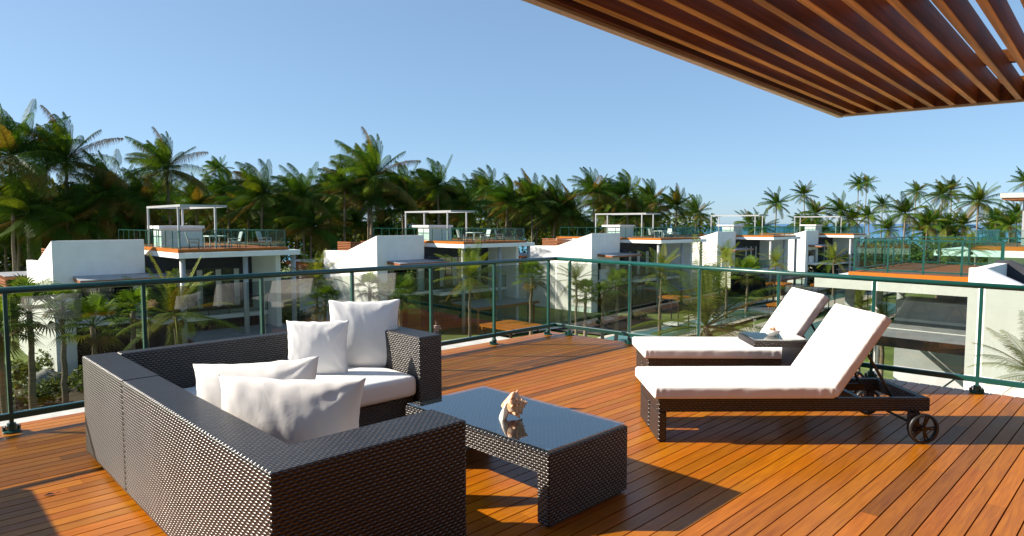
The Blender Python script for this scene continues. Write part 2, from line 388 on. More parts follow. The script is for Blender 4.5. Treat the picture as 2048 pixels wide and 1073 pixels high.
# ---- glass railing, two runs
CN = Vector((0.64, 9.44)); LE = Vector((-3.90, 4.86)); RE = Vector((4.44, 6.06))
def on_run(a, d, px):               # where the run passes the bearing of a photo column
    k = (px - 1024) / FPX; t = (k * a.y - a.x) / (d.x - k * d.y); return t
def railing(label, d, tend, cols, ztop, name='glass_railing'):
    a = CN.copy(); root = empty(name, (a.x, a.y, 0), 0, label, 'railing', 'glass railings around the timber deck')
    hz = lambda t: ztop(t)
    pt = lambda t, z: (d.x * t, d.y * t, z)
    n = Vector((-d.y, d.x))
    m = MB(); ts = [0, tend]
    m.tube([pt(0, hz(0)), pt(tend, hz(tend))], .027, 14); m.build('handrail', X['green'], root, smooth=True)
    m = MB(); m.bar(pt(0, .125), pt(tend, .125), .045, .05); m.build('bottom_rail', X['green'], root, bevel=.006)
    tcol = sorted(on_run(a, d, p) for p in cols) 
    for t in tcol:
        m = MB(); m.bar(pt(t, .0), pt(t, hz(t) - .02), .043, .028, up=Vector((d.x, d.y, 0)))
        po = m.build('post', X['green'], root, bevel=.004)
        m = MB(); c = pt(t, 0); m.lathe([(0, .0), (.060, .0), (.060, .012), (.034, .018), (.03, .07), (.0, .073)], c, 16)
        for s in (-1, 1):
            m.lathe([(0, .03), (.014, .03), (.014, .0), (0, .0)], (c[0] + s * d.x * .046 - n.x * .02, c[1] + s * d.y * .046 - n.y * .02, .015), 8)
        m.build('base_foot', X['green'], po)
        for s in (-1, 1):
            m = MB(); m.lathe([(0, .012), (.012, .01), (.014, 0)], (c[0] + s * d.x * .036, c[1] + s * d.y * .036, .045), 8); m.build('bolt', X['steel'], po)
    ed = [0.012] + tcol + [tend]
    for t0, t1 in zip(ed, ed[1:]):
        if t1 - t0 < .06: continue
        m = MB(); a0 = t0 + (.028 if t0 > .02 else 0); a1 = t1 - .028
        m.bar(pt(a0, .60), pt(a1, .60), .008, .88)
        m.build('glass_pane', X['glass'], root)
    return root
dl = (LE - CN).normalized(); dr = (RE - CN).normalized()
railing('left run of the dark green glass railing, behind the sofas', dl, 8.6, [4, 283, 521, 703, 861, 988, 1097], lambda t: 1.095)
railing('right run of the dark green glass railing, behind the loungers', dr, 7.5, [1140, 1261, 1401, 1560, 1752, 1968], lambda t: 1.095 - .015 * t)

# ---- pergola overhead
PZ = 2.6
p0 = P(1675, 236, PZ); p1 = P(1035, -2, PZ); p2 = P(2048, 205, PZ)
eb = (Vector((p0.x, p0.y)) - Vector((p1.x, p1.y))).normalized(); ea = (Vector((p2.x, p2.y)) - Vector((p0.x, p0.y))).normalized()
pga = math.atan2(eb.y, eb.x); pg = empty('pergola', (p0.x, p0.y, 0), pga, 'slatted timber pergola roof overhead with a pale edge', 'pergola')
eal = Vector((ea.x * math.cos(pga) + ea.y * math.sin(pga), -ea.x * math.sin(pga) + ea.y * math.cos(pga)))
def pgp(s, r, z): return (-s + eal.x * r, eal.y * r, z)    # s back along the slats, r along the front edge
LB, LR = 8.4, 4.4
m = MB(); m.bar(pgp(-.02, .022, PZ + .10), pgp(LB, .022, PZ + .10), .045, .20); m.bar(pgp(.022, .045, PZ + .10), pgp(.022, LR, PZ + .10), .045, .196)
m.build('edge_frame', X['pedge'], pg)
m = MB(); m.bar(pgp(.05, .062, PZ + .112), pgp(LB, .062, PZ + .112), .03, .19, tint=(.7, .7, .7)); m.bar(pgp(.062, .08, PZ + .112), pgp(.062, LR, PZ + .112), .03, .186, tint=(.7, .7, .7))
m.build('lining_board', X['pwood'], pg)
k = 0; r = .165
while r < LR:
    m = MB(); kk = rb.uniform(.75, 1.2); m.bar(pgp(.08, r, PZ + .09), pgp(LB, r, PZ + .09), .042, .155, tint=(kk, kk * rb.uniform(.9, 1.05), kk)); m.t[2] = (3.0 * kk, 4.5 * kk, 4.0 * kk)  # undersides tinted paler: light bouncing off the deck is put into the colour
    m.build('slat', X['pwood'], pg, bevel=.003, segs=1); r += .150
for s in (.92, 2.9, 4.9, 6.9):
    m = MB(); m.bar(pgp(s, .08, PZ + .205), pgp(s, LR, PZ + .205), .07, .09, tint=(.6, .6, .6)); m.build('cross_beam', X['pwood'], pg)
for s, r in ((7.9, .5),):
    c = pgp(s, r, 0); m = MB(); m.box(c[0] - .06, c[0] + .06, c[1] - .06, c[1] + .06, .002, PZ + .01); m.build('post', X['grey'], pg)

hw = empty('sky_blocking_wall', W(2.2, -2.35), BETA, 'unseen charcoal wall added behind the pergola to block sky light', 'wall')  # out of view, added to cut the sky fill on camera-facing wicker
m = MB(); m.box(-6.0, 5.3, -.25, .0, .004, 3.3); m.build('wall', X['char'], hw)
m = MB(); m.box(-6.05, 5.35, -.3, .04, 3.302, 3.42); m.build('coping', X['white2'], hw)

# ================================================================== soft shapes
def cushion(bx, by, bz, rad, puff, mat, name, parent=None, loc=(0, 0, 0), rot=None, nz=.004, fr=7, seed=0, n=26, ruffle=0):
    """box-edged cushion, base at z = 0, centred in x and y"""
    m = MB(); h = Vector((bx / 2, by / 2, bz / 2)); sd = Vector((seed * 3.1, seed * 1.7, 0))
    def fn(p):
        q = Vector((p[0] * h.x, p[1] * h.y, p[2] * h.z)); inn = Vector([max(-h[k] + rad, min(h[k] - rad, q[k])) for k in range(3)])
        d = q - inn
        if d.length > 1e-6: q = inn + d.normalized() * rad
        e = max(0, 1 - p[0] ** 4) * max(0, 1 - p[1] ** 4)
        q.z += puff * e * (1 if p[2] > 0 else -.1) * abs(p[2])
        w_ = mnoise.noise(q * fr + sd)
        q.z += w_ * nz * e; q.x += mnoise.noise(q * fr + sd + Vector((9, 0, 0))) * nz; q.y += mnoise.noise(q * fr + sd + Vector((0, 9, 0))) * nz
        if ruffle and abs(p[2]) < .95:
            q.y += ruffle * math.copysign(1, p[1]) * mnoise.noise(Vector((q.x * 42, p[1], q.z * 9 + seed))) * (abs(p[1]) > .98)
        q.z += h.z; return q
    def mp(t): return math.sin(t * math.pi / 2) ** 1 if abs(t) < 1 else math.copysign(1, t)
    ka = [mp(-1 + 2 * i / n) for i in range(n + 1)]; kz = [-1 + 2 * i / 8 for i in range(9)]
    for axs, A, B_, sgn in ((2, ka, ka, 1), (2, ka, ka, -1), (0, ka, kz, 1), (0, ka, kz, -1), (1, ka, kz, 1), (1, ka, kz, -1)):
        o = len(m.v)
        for b_ in B_:
            for a_ in A:
                p = (a_, b_, sgn) if axs == 2 else (sgn, a_, b_) if axs == 0 else (a_, sgn, b_)
                m.v.append(tuple(fn(p)))
        na = len(A)
        for j in range(len(B_) - 1):
            for i in range(na - 1):
                f = (o + j*na + i, o + j*na + i + 1, o + (j+1)*na + i + 1, o + (j+1)*na + i)
                if (sgn < 0) != (axs == 1): f = f[::-1]
                m.f.append(f); m.m.append(0); m.t.append(None)
    o = m.build(name, mat, parent, loc=loc, rot=rot, smooth=True)
    md = o.modifiers.new('weld', 'WELD'); md.merge_threshold = .0005
    return o
def pillow(wd, ht, th, mat, seed, loc, rot, label, group, sag=.04, flap=False, wr=.008):
    rr = random.Random(seed); n = 40; m = MB()
    sd = Vector((seed * 2.3, seed * 5.1, seed))
    idx = {}
    def pos(i, j, s):
        x = -1 + 2 * i / n; y = -1 + 2 * j / n
        x = math.sin(x * math.pi / 2) * .35 + x * .65; y = math.sin(y * math.pi / 2) * .35 + y * .65
        px = x * wd / 2 * (1 - .075 * (1 - y * y) ) ; py = y * ht / 2 * (1 - .07 * (1 - x * x))
        e = max(0, (1 - x * x)) * max(0, (1 - y * y)); z = th / 2 * e ** .42
        z *= 1 - sag * y * 4 * .5
        # creases running out of the corners and slack folds under the top seam
        cr = 0
        for cx_, cy_ in ((-1, -1), (1, -1), (-1, 1), (1, 1)):
            dx, dy = cx_ - x, cy_ - y; d = math.hypot(dx, dy); a = math.atan2(dy, dx)
            cr += math.sin(a * 11 + seed + cx_) * math.exp(-d * 2.4) * min(1, d * 4)
        fold = mnoise.noise(Vector((x * 3.2 + seed, y * 1.1, seed))) * .5 + mnoise.noise(Vector((x * 8 + y * 2, y * 2.2, seed + 4))) * .3
        z += (cr * .009 + fold * wr) * min(1, e * 3) * min(1, th / .1)
        if flap and s > 0 and -.52 < y < -.40: z += .010 * min(1, e * 6)
        py += .008 * mnoise.noise(Vector((x * 4, seed, 0))) * abs(y); px += .008 * mnoise.noise(Vector((y * 4, 0, seed))) * abs(x)
        return (px, py, z * s)
    for s in (1, -1):
        for j in range(n + 1):
            for i in range(n + 1):
                if s < 0 and (i in (0, n) or j in (0, n)): idx[s, i, j] = idx[1, i, j]; continue
                idx[s, i, j] = len(m.v); m.v.append(pos(i, j, s))
        for j in range(n):
            for i in range(n):
                f = (idx[s, i, j], idx[s, i+1, j], idx[s, i+1, j+1], idx[s, i, j+1])
                m.f.append(f if s > 0 else f[::-1]); m.m.append(0); m.t.append(None)
    o = m.build('throw_pillow', mat, loc=loc, rot=rot, smooth=True)
    return tag(o, label, 'pillow', group)

# ================================================================== sofas
def wbox(name, parent, *b, mat='wicker', bevel=.012):
    m = MB(); m.box(*b); return m.build(name, X[mat], parent, bevel=bevel)
SH = .70
so = empty('wicker_sofa', W(.98, 2.24), BETA, 'near dark wicker sofa whose back and arm face the camera', 'sofa', 'dark wicker sofas set in an L')
m = MB(); m.extrude([(0, 0, .035), (.93, 0, .035), (.93, .26, .035), (.20, .26, .035), (.20, 1.955, .035), (0, 1.955, .035)], (0, 0, SH - .035)); m.build('back_and_arm', X['wicker'], so, bevel=.012)
wbox('base', so, .202, .90, .262, 1.95, .045, .225)
for x, y in ((.04, .04), (.87, .04), (.04, 1.88), (.84, 1.88)): wbox('foot', so, x, x + .05, y, y + .05, .002, .04, mat='black', bevel=.004)
cushion(.72, 1.68, .16, .035, .012, X['fabric'], 'seat_cushion', so, (.565, 1.105, .226), seed=2)
so2 = empty('wicker_sofa', W(.98, 4.205), BETA, 'far dark wicker sofa along the railing, with two square pillows', 'sofa', 'dark wicker sofas set in an L')
wbox('arm', so2, 0, .205, 0, .985, .035, SH)
wbox('arm', so2, 2.075, 2.30, -.05, .985, .035, SH)
wbox('back', so2, .207, 2.073, .88, .985, .035, SH)
wbox('base', so2, .207, 2.073, .02, .878, .045, .225)
for x, y in ((.04, .04), (2.2, .0), (.04, .9), (2.2, .9)): wbox('foot', so2, x, x + .05, y, y + .05, .002, .04, mat='black', bevel=.004)
cushion(1.86, .90, .165, .04, .014, X['fabric'], 'seat_cushion', so2, (1.142, .425, .226), seed=5)
PG = 'white throw pillows on the sofas'
pillow(.60, .60, .20, X['fabric'], 3, (-1.26, 5.50, .655), (R(82), 0, R(9)), 'larger square white pillow standing beside the far sofa arm', PG)
pillow(.50, .46, .17, X['fabric'], 8, (-1.56, 5.16, .60), (R(84), 0, R(3)), 'smaller square white pillow propped in front of the larger square one', PG)
pillow(.72, .44, .22, X['fabric2'], 14, (-1.46, 3.66, .60), (R(80), R(-3), R(2)), 'white pillow mostly hidden behind the front pillow on the near sofa', PG)
pillow(.75, .48, .25, X['fabric2'], 21, (-1.14, 3.29, .575), (R(84), R(2), R(3)), 'frontmost long white pillow with a hem, leaning in the near sofa', PG, flap=True, wr=.016)

# ================================================================== coffee table and conch
ct = empty('coffee_table', W(2.45, 2.22), BETA, 'low dark wicker coffee table with a glass top', 'table')
TU, TV, TH = .70, 1.28, .405
m = MB(); m.extrude([(0, y, z) for y, z in [(0, .012), (0, TH), (TV, TH), (TV, .012), (TV - .085, .012), (TV - .085, TH - .12), (.085, TH - .12), (.085, .012)]][::-1], (TU, 0, 0)); m.build('frame', X['wicker'], ct, bevel=.010)
m = MB(); m.box(.012, TU - .012, .012, TV - .012, TH + .004, TH + .014); m.build('glass_top', X['tglass'], ct, bevel=.002)
for x in (.05, TU - .05):
    for y in (.05, TV - .05): m = MB(); m.lathe([(0, TH + .0035), (.012, TH + .0035), (.012, TH), (0, TH)], (x, y, 0), 10); m.build('glass_pad', X['steel'], ct)
def conch():
    m = MB(); n = 40; rr = random.Random(2)
    prof = [(-.098, .006), (-.085, .020), (-.06, .042), (-.03, .060), (-.005, .072), (.008, .074), (.016, .066), (.024, .050), (.034, .047), (.040, .041), (.046, .031), (.055, .029), (.060, .024), (.066, .015), (.078, .010), (.088, .001)]
    pts = []
    for s_, r in prof:
        for j in range(n):
            a = 2 * math.pi * j / n; q = r * (1 + .06 * math.sin(a * 1 + s_ * 60)) * (1 + .03 * mnoise.noise(Vector((math.cos(a) * 2, math.sin(a) * 2, s_ * 50))))
            pts.append((s_, q * math.cos(a), q * math.sin(a)))
    o = len(m.v); m.v += pts
    for i in range(len(prof) - 1):
        for j in range(n):
            a = 2 * math.pi * (j + .5) / n; low = math.sin(a) < -.45 and i < 6
            c = (.55, .13, .03) if low else (.78, .55, .36) if (i + j // 3) % 3 else (.62, .32, .15)
            m.f.append((o + i*n + j, o + (i+1)*n + j, o + (i+1)*n + (j+1) % n, o + i*n + (j+1) % n)); m.m.append(0); m.t.append(c)
    def spike(s_, a, r, ln, wd):
        b_ = Vector((s_, r * math.cos(a), r * math.sin(a))); d = Vector((.45, math.cos(a), math.sin(a))).normalized(); t1 = d.cross(Vector((1, 0, 0))).normalized(); t2 = d.cross(t1); ps = []
        for q, w_ in ((-.012, 1.25), (ln * .35, .75), (ln * .75, .32)):
            for k in range(8): ps.append(b_ + d * q + (t1 * math.cos(k * math.pi / 4) + t2 * math.sin(k * math.pi / 4) * 1.2) * wd * w_)
        ps.append(b_ + d * ln)
        m.add(ps, [(i*8 + k, i*8 + (k+1) % 8, (i+1)*8 + (k+1) % 8, (i+1)*8 + k) for i in range(2) for k in range(8)] + [(16 + k, 16 + (k+1) % 8, 24) for k in range(8)], 0, (.68, .38, .22))
    for k in range(9): spike(.006, k * 2 * math.pi / 9 + .3, .066, rr.uniform(.020, .034), .013)
    for k in range(8): spike(.034, k * 2 * math.pi / 8, .043, rr.uniform(.010, .016), .007)
    for k in range(7): spike(.055, k * 2 * math.pi / 7, .026, .007, .004)
    # the flared lip: a thick curled ear growing from the body down to the table
    g = []; nu, nv = 14, 10
    for i in range(nu + 1):
        u = i / nu
        for k in range(nv + 1):
            v = -1 + 2 * k / nv; wd = .018 + .034 * max(0, math.sin(math.pi * (u ** 1.5) * .78)) ** 1.1
            wd *= math.sqrt(max(.02, 1 - max(0, (u - .72) / .28) ** 2))
            g.append((.0 - .085 * u - .012 * math.sin(math.pi * u) + v * wd * .80, -.062 - .012 * u + .022 * v * v, .045 - .140 * u + .02 * math.sin(math.pi * u) + v * wd * .5))
    for thk in (0, 1):
        gg = [(p[0] + .006 * thk, p[1] + .007 * thk, p[2] + .004 * thk) for p in g]
        m.add(gg, [((i*(nv+1) + k, i*(nv+1) + k + 1, (i+1)*(nv+1) + k + 1, (i+1)*(nv+1) + k)) for i in range(nu) for k in range(nv)], 0, (.90, .84, .76) if not thk else (.55, .16, .04))
    return m
cq = conch().build('conch_shell', X['shell'], smooth=True, loc=(.02, 3.90, TH + .097), rot=(0, R(-14), R(-22)))
cq.scale = (.96,) * 3
tag(cq, 'spiky cream and orange conch shell on the glass coffee table', 'shell')

# ================================================================== sun loungers
def rotp(x, z, a, o): return (o[0] + x * math.cos(a) - z * math.sin(a), o[1] + x * math.sin(a) + z * math.cos(a))
def lounger():
    root = empty('sun_lounger', (0, 0, 0)); LW, LL, FT = .64, 2.0, .325
    m = MB()
    m.box(0, LL, 0, .05, .225, FT); m.box(0, LL, LW - .05, LW, .225, FT); m.box(0, .05, .052, LW - .052, .225, FT); m.box(LL - .06, LL, .052, LW - .052, .225, FT)
    for x in (.45, .85, 1.25): m.box(x, x + .05, .052, LW - .052, .235, .30)
    m.build('frame', X['wicker'], root, bevel=.008)
    wbox('leg', root, .002, .062, .002, .30, .004, .224, bevel=.008); wbox('leg', root, .002, .062, LW - .30, LW - .002, .004, .224, bevel=.008)
    wbox('leg', root, 1.86, 1.93, .003, .05, .07, .224, bevel=.006); wbox('leg', root, 1.86, 1.93, LW - .05, LW - .003, .07, .224, bevel=.006)
    m = MB(); m.tube([(1.925, -.06, .112), (1.925, LW + .06, .112)], .01, 8); m.build('axle', X['dmetal'], root)
    for y in (-.045, LW + .045):
        m = MB(); m.lathe([(.092, -.018), (.108, -.016), (.112, 0), (.108, .016), (.092, .018), (.088, 0), (.092, -.018)], (1.925, y, .112), 28, axis='y')
        wh = m.build('wheel', X['black'], root, smooth=True)
        m = MB(); m.lathe([(0, -.02), (.022, -.02), (.024, 0), (.022, .02), (0, .02)], (1.925, y, .112), 14, axis='y')
        for q in range(10):
            a = 2 * math.pi * (q // 2) / 5 + (.13 if q % 2 else -.13)
            m.bar((1.925 + .015 * math.cos(a), y, .112 + .015 * math.sin(a)), (1.925 + .09 * math.cos(a), y, .112 + .09 * math.sin(a)), .012, .008, up=Vector((0, 1, 0)))
        m.build('spokes', X['black'], wh)
    A = R(56); hg = (1.30, FT + .01)
    m = MB()
    for y0, y1 in ((.03, .08), (LW - .08, LW - .03)):
        m.extrude([(*rotp(q[0], q[1], A, hg)[:1], y0, rotp(q[0], q[1], A, hg)[1]) for q in ((0, -.03), (.68, -.03), (.68, .0), (0, .0))], (0, y1 - y0, 0))
    for q0 in (.0, .16, .32, .48, .63):
        m.extrude([(rotp(q[0], q[1], A, hg)[0], .082, rotp(q[0], q[1], A, hg)[1]) for q in ((q0, -.025), (q0 + .05, -.025), (q0 + .05, -.004), (q0, -.004))], (0, LW - .164, 0))
    m.build('backrest_frame', X['wicker'], root, bevel=.004)
    t = rotp(.42, -.03, A, hg)
    for y in (.10, LW - .10):
        m = MB(); m.tube([(t[0], y, t[1]), (1.78, y, .30)], .011, 8); m.build('support_strut', X['dmetal'], root)
    m = MB(); m.box(1.55, 1.80, .08, .11, .25, .30); m.box(1.55, 1.80, LW - .11, LW - .08, .25, .30); m.box(1.50, 1.54, .055, LW - .055, .24, .31); m.build('ratchet_rail', X['dmetal'], root)
    mt = cushion(1.33, LW + .07, .09, .022, .003, X['fabric2'], 'mattress', root, (.625, LW / 2, FT + .004), seed=4, nz=.003, ruffle=.005, n=60)
    c = rotp(.335, .006, A, (hg[0] + .01, hg[1]))
    cushion(.69, LW + .07, .085, .022, .003, X['fabric2'], 'back_cushion', mt, (c[0] - .625, 0, c[1] - FT - .004), (0, -A, 0), seed=9, nz=.003, ruffle=.005, n=40)
    return root
l1 = lounger(); tag(l1, 'nearer wheeled wicker lounger with raised white mattress', 'sun lounger', 'white padded sun loungers')
l2 = copy_tree(l1); tag(l2, 'farther wicker lounger with white mattress, behind the side table', 'sun lounger')
l1.location = (1.07, 4.67, 0); l1.rotation_euler.z = R(.6)
l2.location = (1.29, 6.10, 0); l2.rotation_euler.z = R(-1.0)

q = P(98, 990, .004); m = MB(); m.add([(-.03, 0, .002), (0, -.012, .008), (.035, 0, .003), (0, .013, .010)], [(0, 1, 2, 3)]); m.tube([(.035, 0, .004), (.055, .004, .008)], .0015, 5)
tag(m.build('dry_leaf', X['black'], loc=(q.x, q.y, .002), rot=(0, 0, .6)), 'small dark dry leaf lying on the deck at lower left', 'leaf')

st = empty('side_table', (2.07, 5.50, 0), R(-1.5), 'small wicker side table with glass top between the two loungers', 'side table')
wbox('top_panel', st, 0, .47, 0, .43, .545, .60, bevel=.006)
wbox('leg_panel', st, .40, .468, .003, .427, .004, .544, bevel=.006)
wbox('base_panel', st, .05, .399, .01, .42, .004, .05, bevel=.006)
m = MB(); m.box(.01, .46, .01, .42, .604, .612); m.build('glass_top', X['tglass'], st)
bw = empty('shell_bowl', (2.30, 5.70, .6135), 0, 'little white bowl full of seashells on the side table', 'bowl')
m = MB(); m.lathe([(.0, 0), (.03, 0), (.055, .02), (.085, .055), (.081, .056), (.05, .024), (.0, .008)], (0, 0, 0), 24); m.build('bowl', X['white'], bw, smooth=True)
rs = random.Random(5)
for k in range(16):
    m = MB(); a = rs.uniform(0, 6.28); q = rs.uniform(0, .055); c = (q * math.cos(a), q * math.sin(a), .035 + rs.uniform(0, .03)); rr = rs.uniform(.012, .02)
    tn = rs.choice([(.7, .5, .35), (.55, .25, .12), (.8, .7, .6), (.4, .2, .12)])
    m.lathe([(0, rr), (rr * .5, rr * .8), (rr, 0), (rr * .8, -rr * .5), (.001, -rr * 1.3)], c, 8, tint=tn)
    tag(m.build('seashell', X['shell'], smooth=True, loc=bw.location), 'small seashell in the white bowl on the side table', 'seashell', 'seashells in the bowl')

# ================================================================== villas
def rail_run(root, pts, z0, h, step, off, gmat='vglass', sub=None, post=.04, pmat='green'):
    """a glazed roof railing: one part with its posts and panes as sub-parts"""
    m = MB()
    for a, b in zip(pts, pts[1:]):
        m.bar((*a, z0 + h), (*b, z0 + h), post * 1.2, post); m.bar((*a, z0 + .09), (*b, z0 + .09), post, post)
        n = max(1, round((Vector(b) - Vector(a)).length / step))
        for k in range(n + (b == pts[-1])):
            q = Vector(a).lerp(Vector(b), k / n); m.box(q.x - post / 2, q.x + post / 2, q.y - post / 2, q.y + post / 2, z0, z0 + h - .02)
    r = m.build('railing', X[pmat], root, off=off)
    for a, b in zip(pts, pts[1:]):
        m = MB(); d = (Vector(b) - Vector(a)).normalized() * .05; A_ = Vector(a) + d; B_ = Vector(b) - d
        m.bar((*A_, z0 + .13 + (h - .17) / 2), (*B_, z0 + .13 + (h - .17) / 2), .012, h - .17); m.build('glass_pane', X[gmat], r, off=off)
    return r
def window(root, off, axis, a0, a1, z0, z1, p, nmul, curtain=True, face=-1):
    """framed window in a wall; axis 'u' runs along u at v = p, axis 'v' along v at u = p; face = outward sign"""
    def bx(m, s0, s1, d0, d1, zz0, zz1):
        d0, d1 = sorted((p + face * d0, p + face * d1))
        if axis == 'u': m.box(s0, s1, d0, d1, zz0, zz1)
        else: m.box(d0, d1, s0, s1, zz0, zz1)
    m = MB(); t = .06
    bx(m, a0, a1, .005, .07, z1 - t, z1); bx(m, a0, a1, .005, .07, z0, z0 + t)
    for k in range(nmul + 1):
        s = a0 + (a1 - a0 - t) * k / nmul; bx(m, s, s + t, .008, .066, z0 + t, z1 - t)
    w_ = m.build('window', X['frame'], root, off=off)
    m = MB(); bx(m, a0 + .02, a1 - .02, .018, .03, z0 + .02, z1 - .02); m.build('pane', X['window'], w_, off=off)
    if curtain:
        m = MB()
        for k in range(nmul):
            if k % 2 == 0: 
                s = a0 + (a1 - a0) * k / nmul; bx(m, s + .12, s + (a1 - a0) / nmul * .8, .031, .038, z0 + .1, z1 - .1)
        m.build('curtain', X['curtain'], w_, off=off)
    return w_
def louvre(root, off, u0, u1, v0, v1, z0, z1):
    m = MB(); z = z0
    while z < z1:
        m.box(u0, u1, v0, v0 + .03, z, z + .09); m.box(u0, u0 + .03, v0 + .031, v1, z, z + .09); m.box(u1 - .03, u1, v0 + .031, v1, z, z + .09); z += .15
    for u in (u0 + .02, u1 - .06):
        m.box(u, u + .04, v0 + .031, v0 + .06, z0, z1)
    return m.build('louvre_screen', X['wood'], root, off=off)
def villa(k, label, Sl, u1=12.6, v0=-4.5, fr=(-2.5, 3.8), near=True):
    root = empty('villa', (k[0], k[1], GZ), BETA, label, 'villa', 'row of white villas across the garden')
    off = (0, 0, -GZ); g = GZ; BL = 4.5; top = .68
    # wedge-shaped block with the long sloping side wall
    m = MB(); prof = [(0, top), (4.4, -.60), (8.3, -.68), (8.3, g), (0, g)]
    m.extrude([(0, v, z) for v, z in prof], (.28, 0, 0)); m.build('side_wall', X['white'], root, off=off)
    m = MB(); m.extrude([(.281, v, z) for v, z in [(.0, top), (.25, top), (.25, -2.0), (0, -2.0)]], (BL - .281, 0, 0)); m.box(.281, .95, 0, .25, g, -2.001); m.box(3.9, BL, .001, .249, -4.3, -2.001)
    m.build('front_wall', X['white'], root, off=off)
    m = MB(); m.extrude([(BL - .28, v, z) for v, z in [(.251, top), (4.4, -.60), (8.3, -.68), (8.3, -2.2), (.251, -2.2)]], (.28, 0, 0)); m.build('far_parapet', X['white'], root, off=off)
    m = MB(); m.extrude([(.281, v, z) for v, z in [(.251, .1), (8.2, -1.2), (8.2, -1.5), (.251, -.3)]], (BL - .57, 0, 0)); m.build('roof', X['char'], root, off=off)
    m = MB(); m.box(.29, BL, 2.4, 2.6, g, -.6); m.box(.281, BL - .01, .252, 2.39, -4.0, -3.75); m.build('rear_wall', X['char'], root, off=off)
    window(root, off, 'u', .95, 4.1, -3.70, -1.75, 2.4, 4)
    window(root, off, 'u', .95, 4.1, g + .1, -4.1, 2.4, 4, False)
    m = MB(); m.box(1.25, 2.9, -.05, .06, -4.0, -2.85); m.box(.951, 5.4, -.9, -.051, -4.02, -3.82); m.build('balcony', X['white2'], root, off=off)
    rail_run(root, [(2.95, -.85), (5.35, -.85)], -3.81, 1.0, 1.2, off, pmat='frame', post=.035)
    # timber awning over the balcony
    m = MB(); m.extrude([(.9, 0, -1.28), (5.8, 0, -1.28), (5.8, -1.75, -1.42), (.9, -1.75, -1.42)], (0, 0, -.035)); aw = m.build('awning', X['roofgrey'], root, off=off)
    m = MB()
    for q in range(17): u = .92 + q * .296; m.extrude([(u, -.005, -1.32), (u, -1.73, -1.46), (u, -1.73, -1.60), (u, -.005, -1.55)], (.06, 0, 0))
    m.box(.905, 5.795, -1.765, -1.735, -1.6, -1.46); m.build('rafters', X['wood'], aw, off=off)
    # lean-to behind with timber pergola roof
    m = MB(); m.box(.02, 4.2, 8.35, 13.0, g, -2.1); m.build('rear_block', X['white'], root, off=off)
    m = MB()
    for q in range(24): v = 8.4 + q * .205; m.box(-1.1, 1.6, v, v + .07, -1.90, -1.72)
    m.box(-1.12, -1.04, 8.38, 13.2, -2.05, -1.901); m.box(1.5, 1.58, 8.38, 13.2, -2.05, -1.901); m.build('side_pergola', X['wood'], root, off=off)
    m = MB(); m.box(-1.1, 3.4, 8.5, 13.1, -1.70, -1.66); m.build('side_roof', X['roofgrey'], root, off=off)
    louvre(root, off, .6, 2.9, 4.9, 7.0, -.6, .12)
    louvre(root, off, -1.1, -.2, 8.36, 12.5, -3.4, -2.1)
    # main body under the roof deck
    va = 12.5; ue = u1 - .6; u0 = 4.95
    m = MB(); m.box(u0, u1, v0, 9.0, -.30, .0); m.build('roof_slab', X['white2'], root, off=off, bevel=.01)
    m = MB(); m.box(u0 + .06, ue, v0 + .35, 8.9, .004, .17, 0, (.8, .75, .75)); m.build('roof_deck', X['teak'], root, off=off)
    m = MB(); m.box(u0 + .01, u0 + .055, v0 + .05, 8.9, .004, .22, 0, (1.1, 1, 1)); m.build('fascia_board', X['teak'], root, off=off)
    m = MB(); m.box(4.51, ue, .3, .55, -3.9, -.31); m.box(4.51, 7.6, .31, .54, g, -3.91); m.box(4.6, u0 + .4, -.5, .29, -3.9, -1.0); m.build('upper_wall', X['char'], root, off=off)
    window(root, off, 'u', 6.2, ue - 1.2, -3.8, -1.2, .3, 7)
    m = MB(); m.box(ue - .45, ue - .15, v0 + 1.2, 9.0, g, -.31); m.build('end_wall', X['white'], root, off=off)
    m = MB(); m.box(4.52, ue - .46, -2.1, .29, -4.15, -3.9); m.build('balcony_floor', X['white2'], root, off=off)
    rail_run(root, [(4.9, -2.05), (ue - .5, -2.05)], -3.9, 1.0, 1.1, off, pmat='frame', post=.035)
    m = MB(); m.box(5.0, ue - .46, -.6, -.3, g, -4.16); m.build('lower_wall', X['char'], root, off=off)
    window(root, off, 'u', 5.4, ue - .8, g + .1, -4.3, -.6, 6, False)
    m = MB(); m.extrude([(5.6, -2.11, -4.75), (ue + .3, -2.11, -4.75), (ue + .3, -5.3, -4.95), (5.6, -5.3, -4.95)], (0, 0, -.05)); tr = m.build('terrace_roof', X['roofgrey'], root, off=off)
    m = MB(); m.box(5.6, ue + .3, -5.34, -5.302, -5.14, -4.93)
    for q in range(20): u = 5.62 + q * (ue - 5.4) / 20; m.extrude([(u, -2.15, -4.81), (u, -5.29, -5.01), (u, -5.29, -5.12), (u, -2.15, -4.95)], (.06, 0, 0))
    m.build('rafters', X['wood'], tr, off=off)
    for u in (5.8, ue - .2):
        m = MB(); m.box(u, u + .12, -5.15, -5.03, g, -5.13); m.build('terrace_post', X['wood'], root, off=off)
    for u in (u0 + .35, (u0 + ue) / 2 + .6, ue + .35):
        m = MB(); m.tube([(u, v0 + .5, g), (u, v0 + .5, -.31)], .15, 14); m.build('column', X['grey'], root, off=off, smooth=True)
    # roof furniture fixed to the deck
    rail_run(root, [(u0 + .3, 8.6), (u0 + .3, v0 + .6), (ue - .1, v0 + .6), (ue - .1, 8.0)], .18, 1.02, 1.25, off)
    hu, hv = u0 + .75, .9
    m = MB(); m.box(hu, hu + 2.4, hv, hv + 1.5, .171, 1.30); ht = m.build('roof_hut', X['white'], root, off=off)
    m = MB(); m.box(hu - .15, hu + 2.5, hv - .12, hv + 2.2, 1.302, 1.48); m.build('hut_roof', X['white2'], ht, off=off)
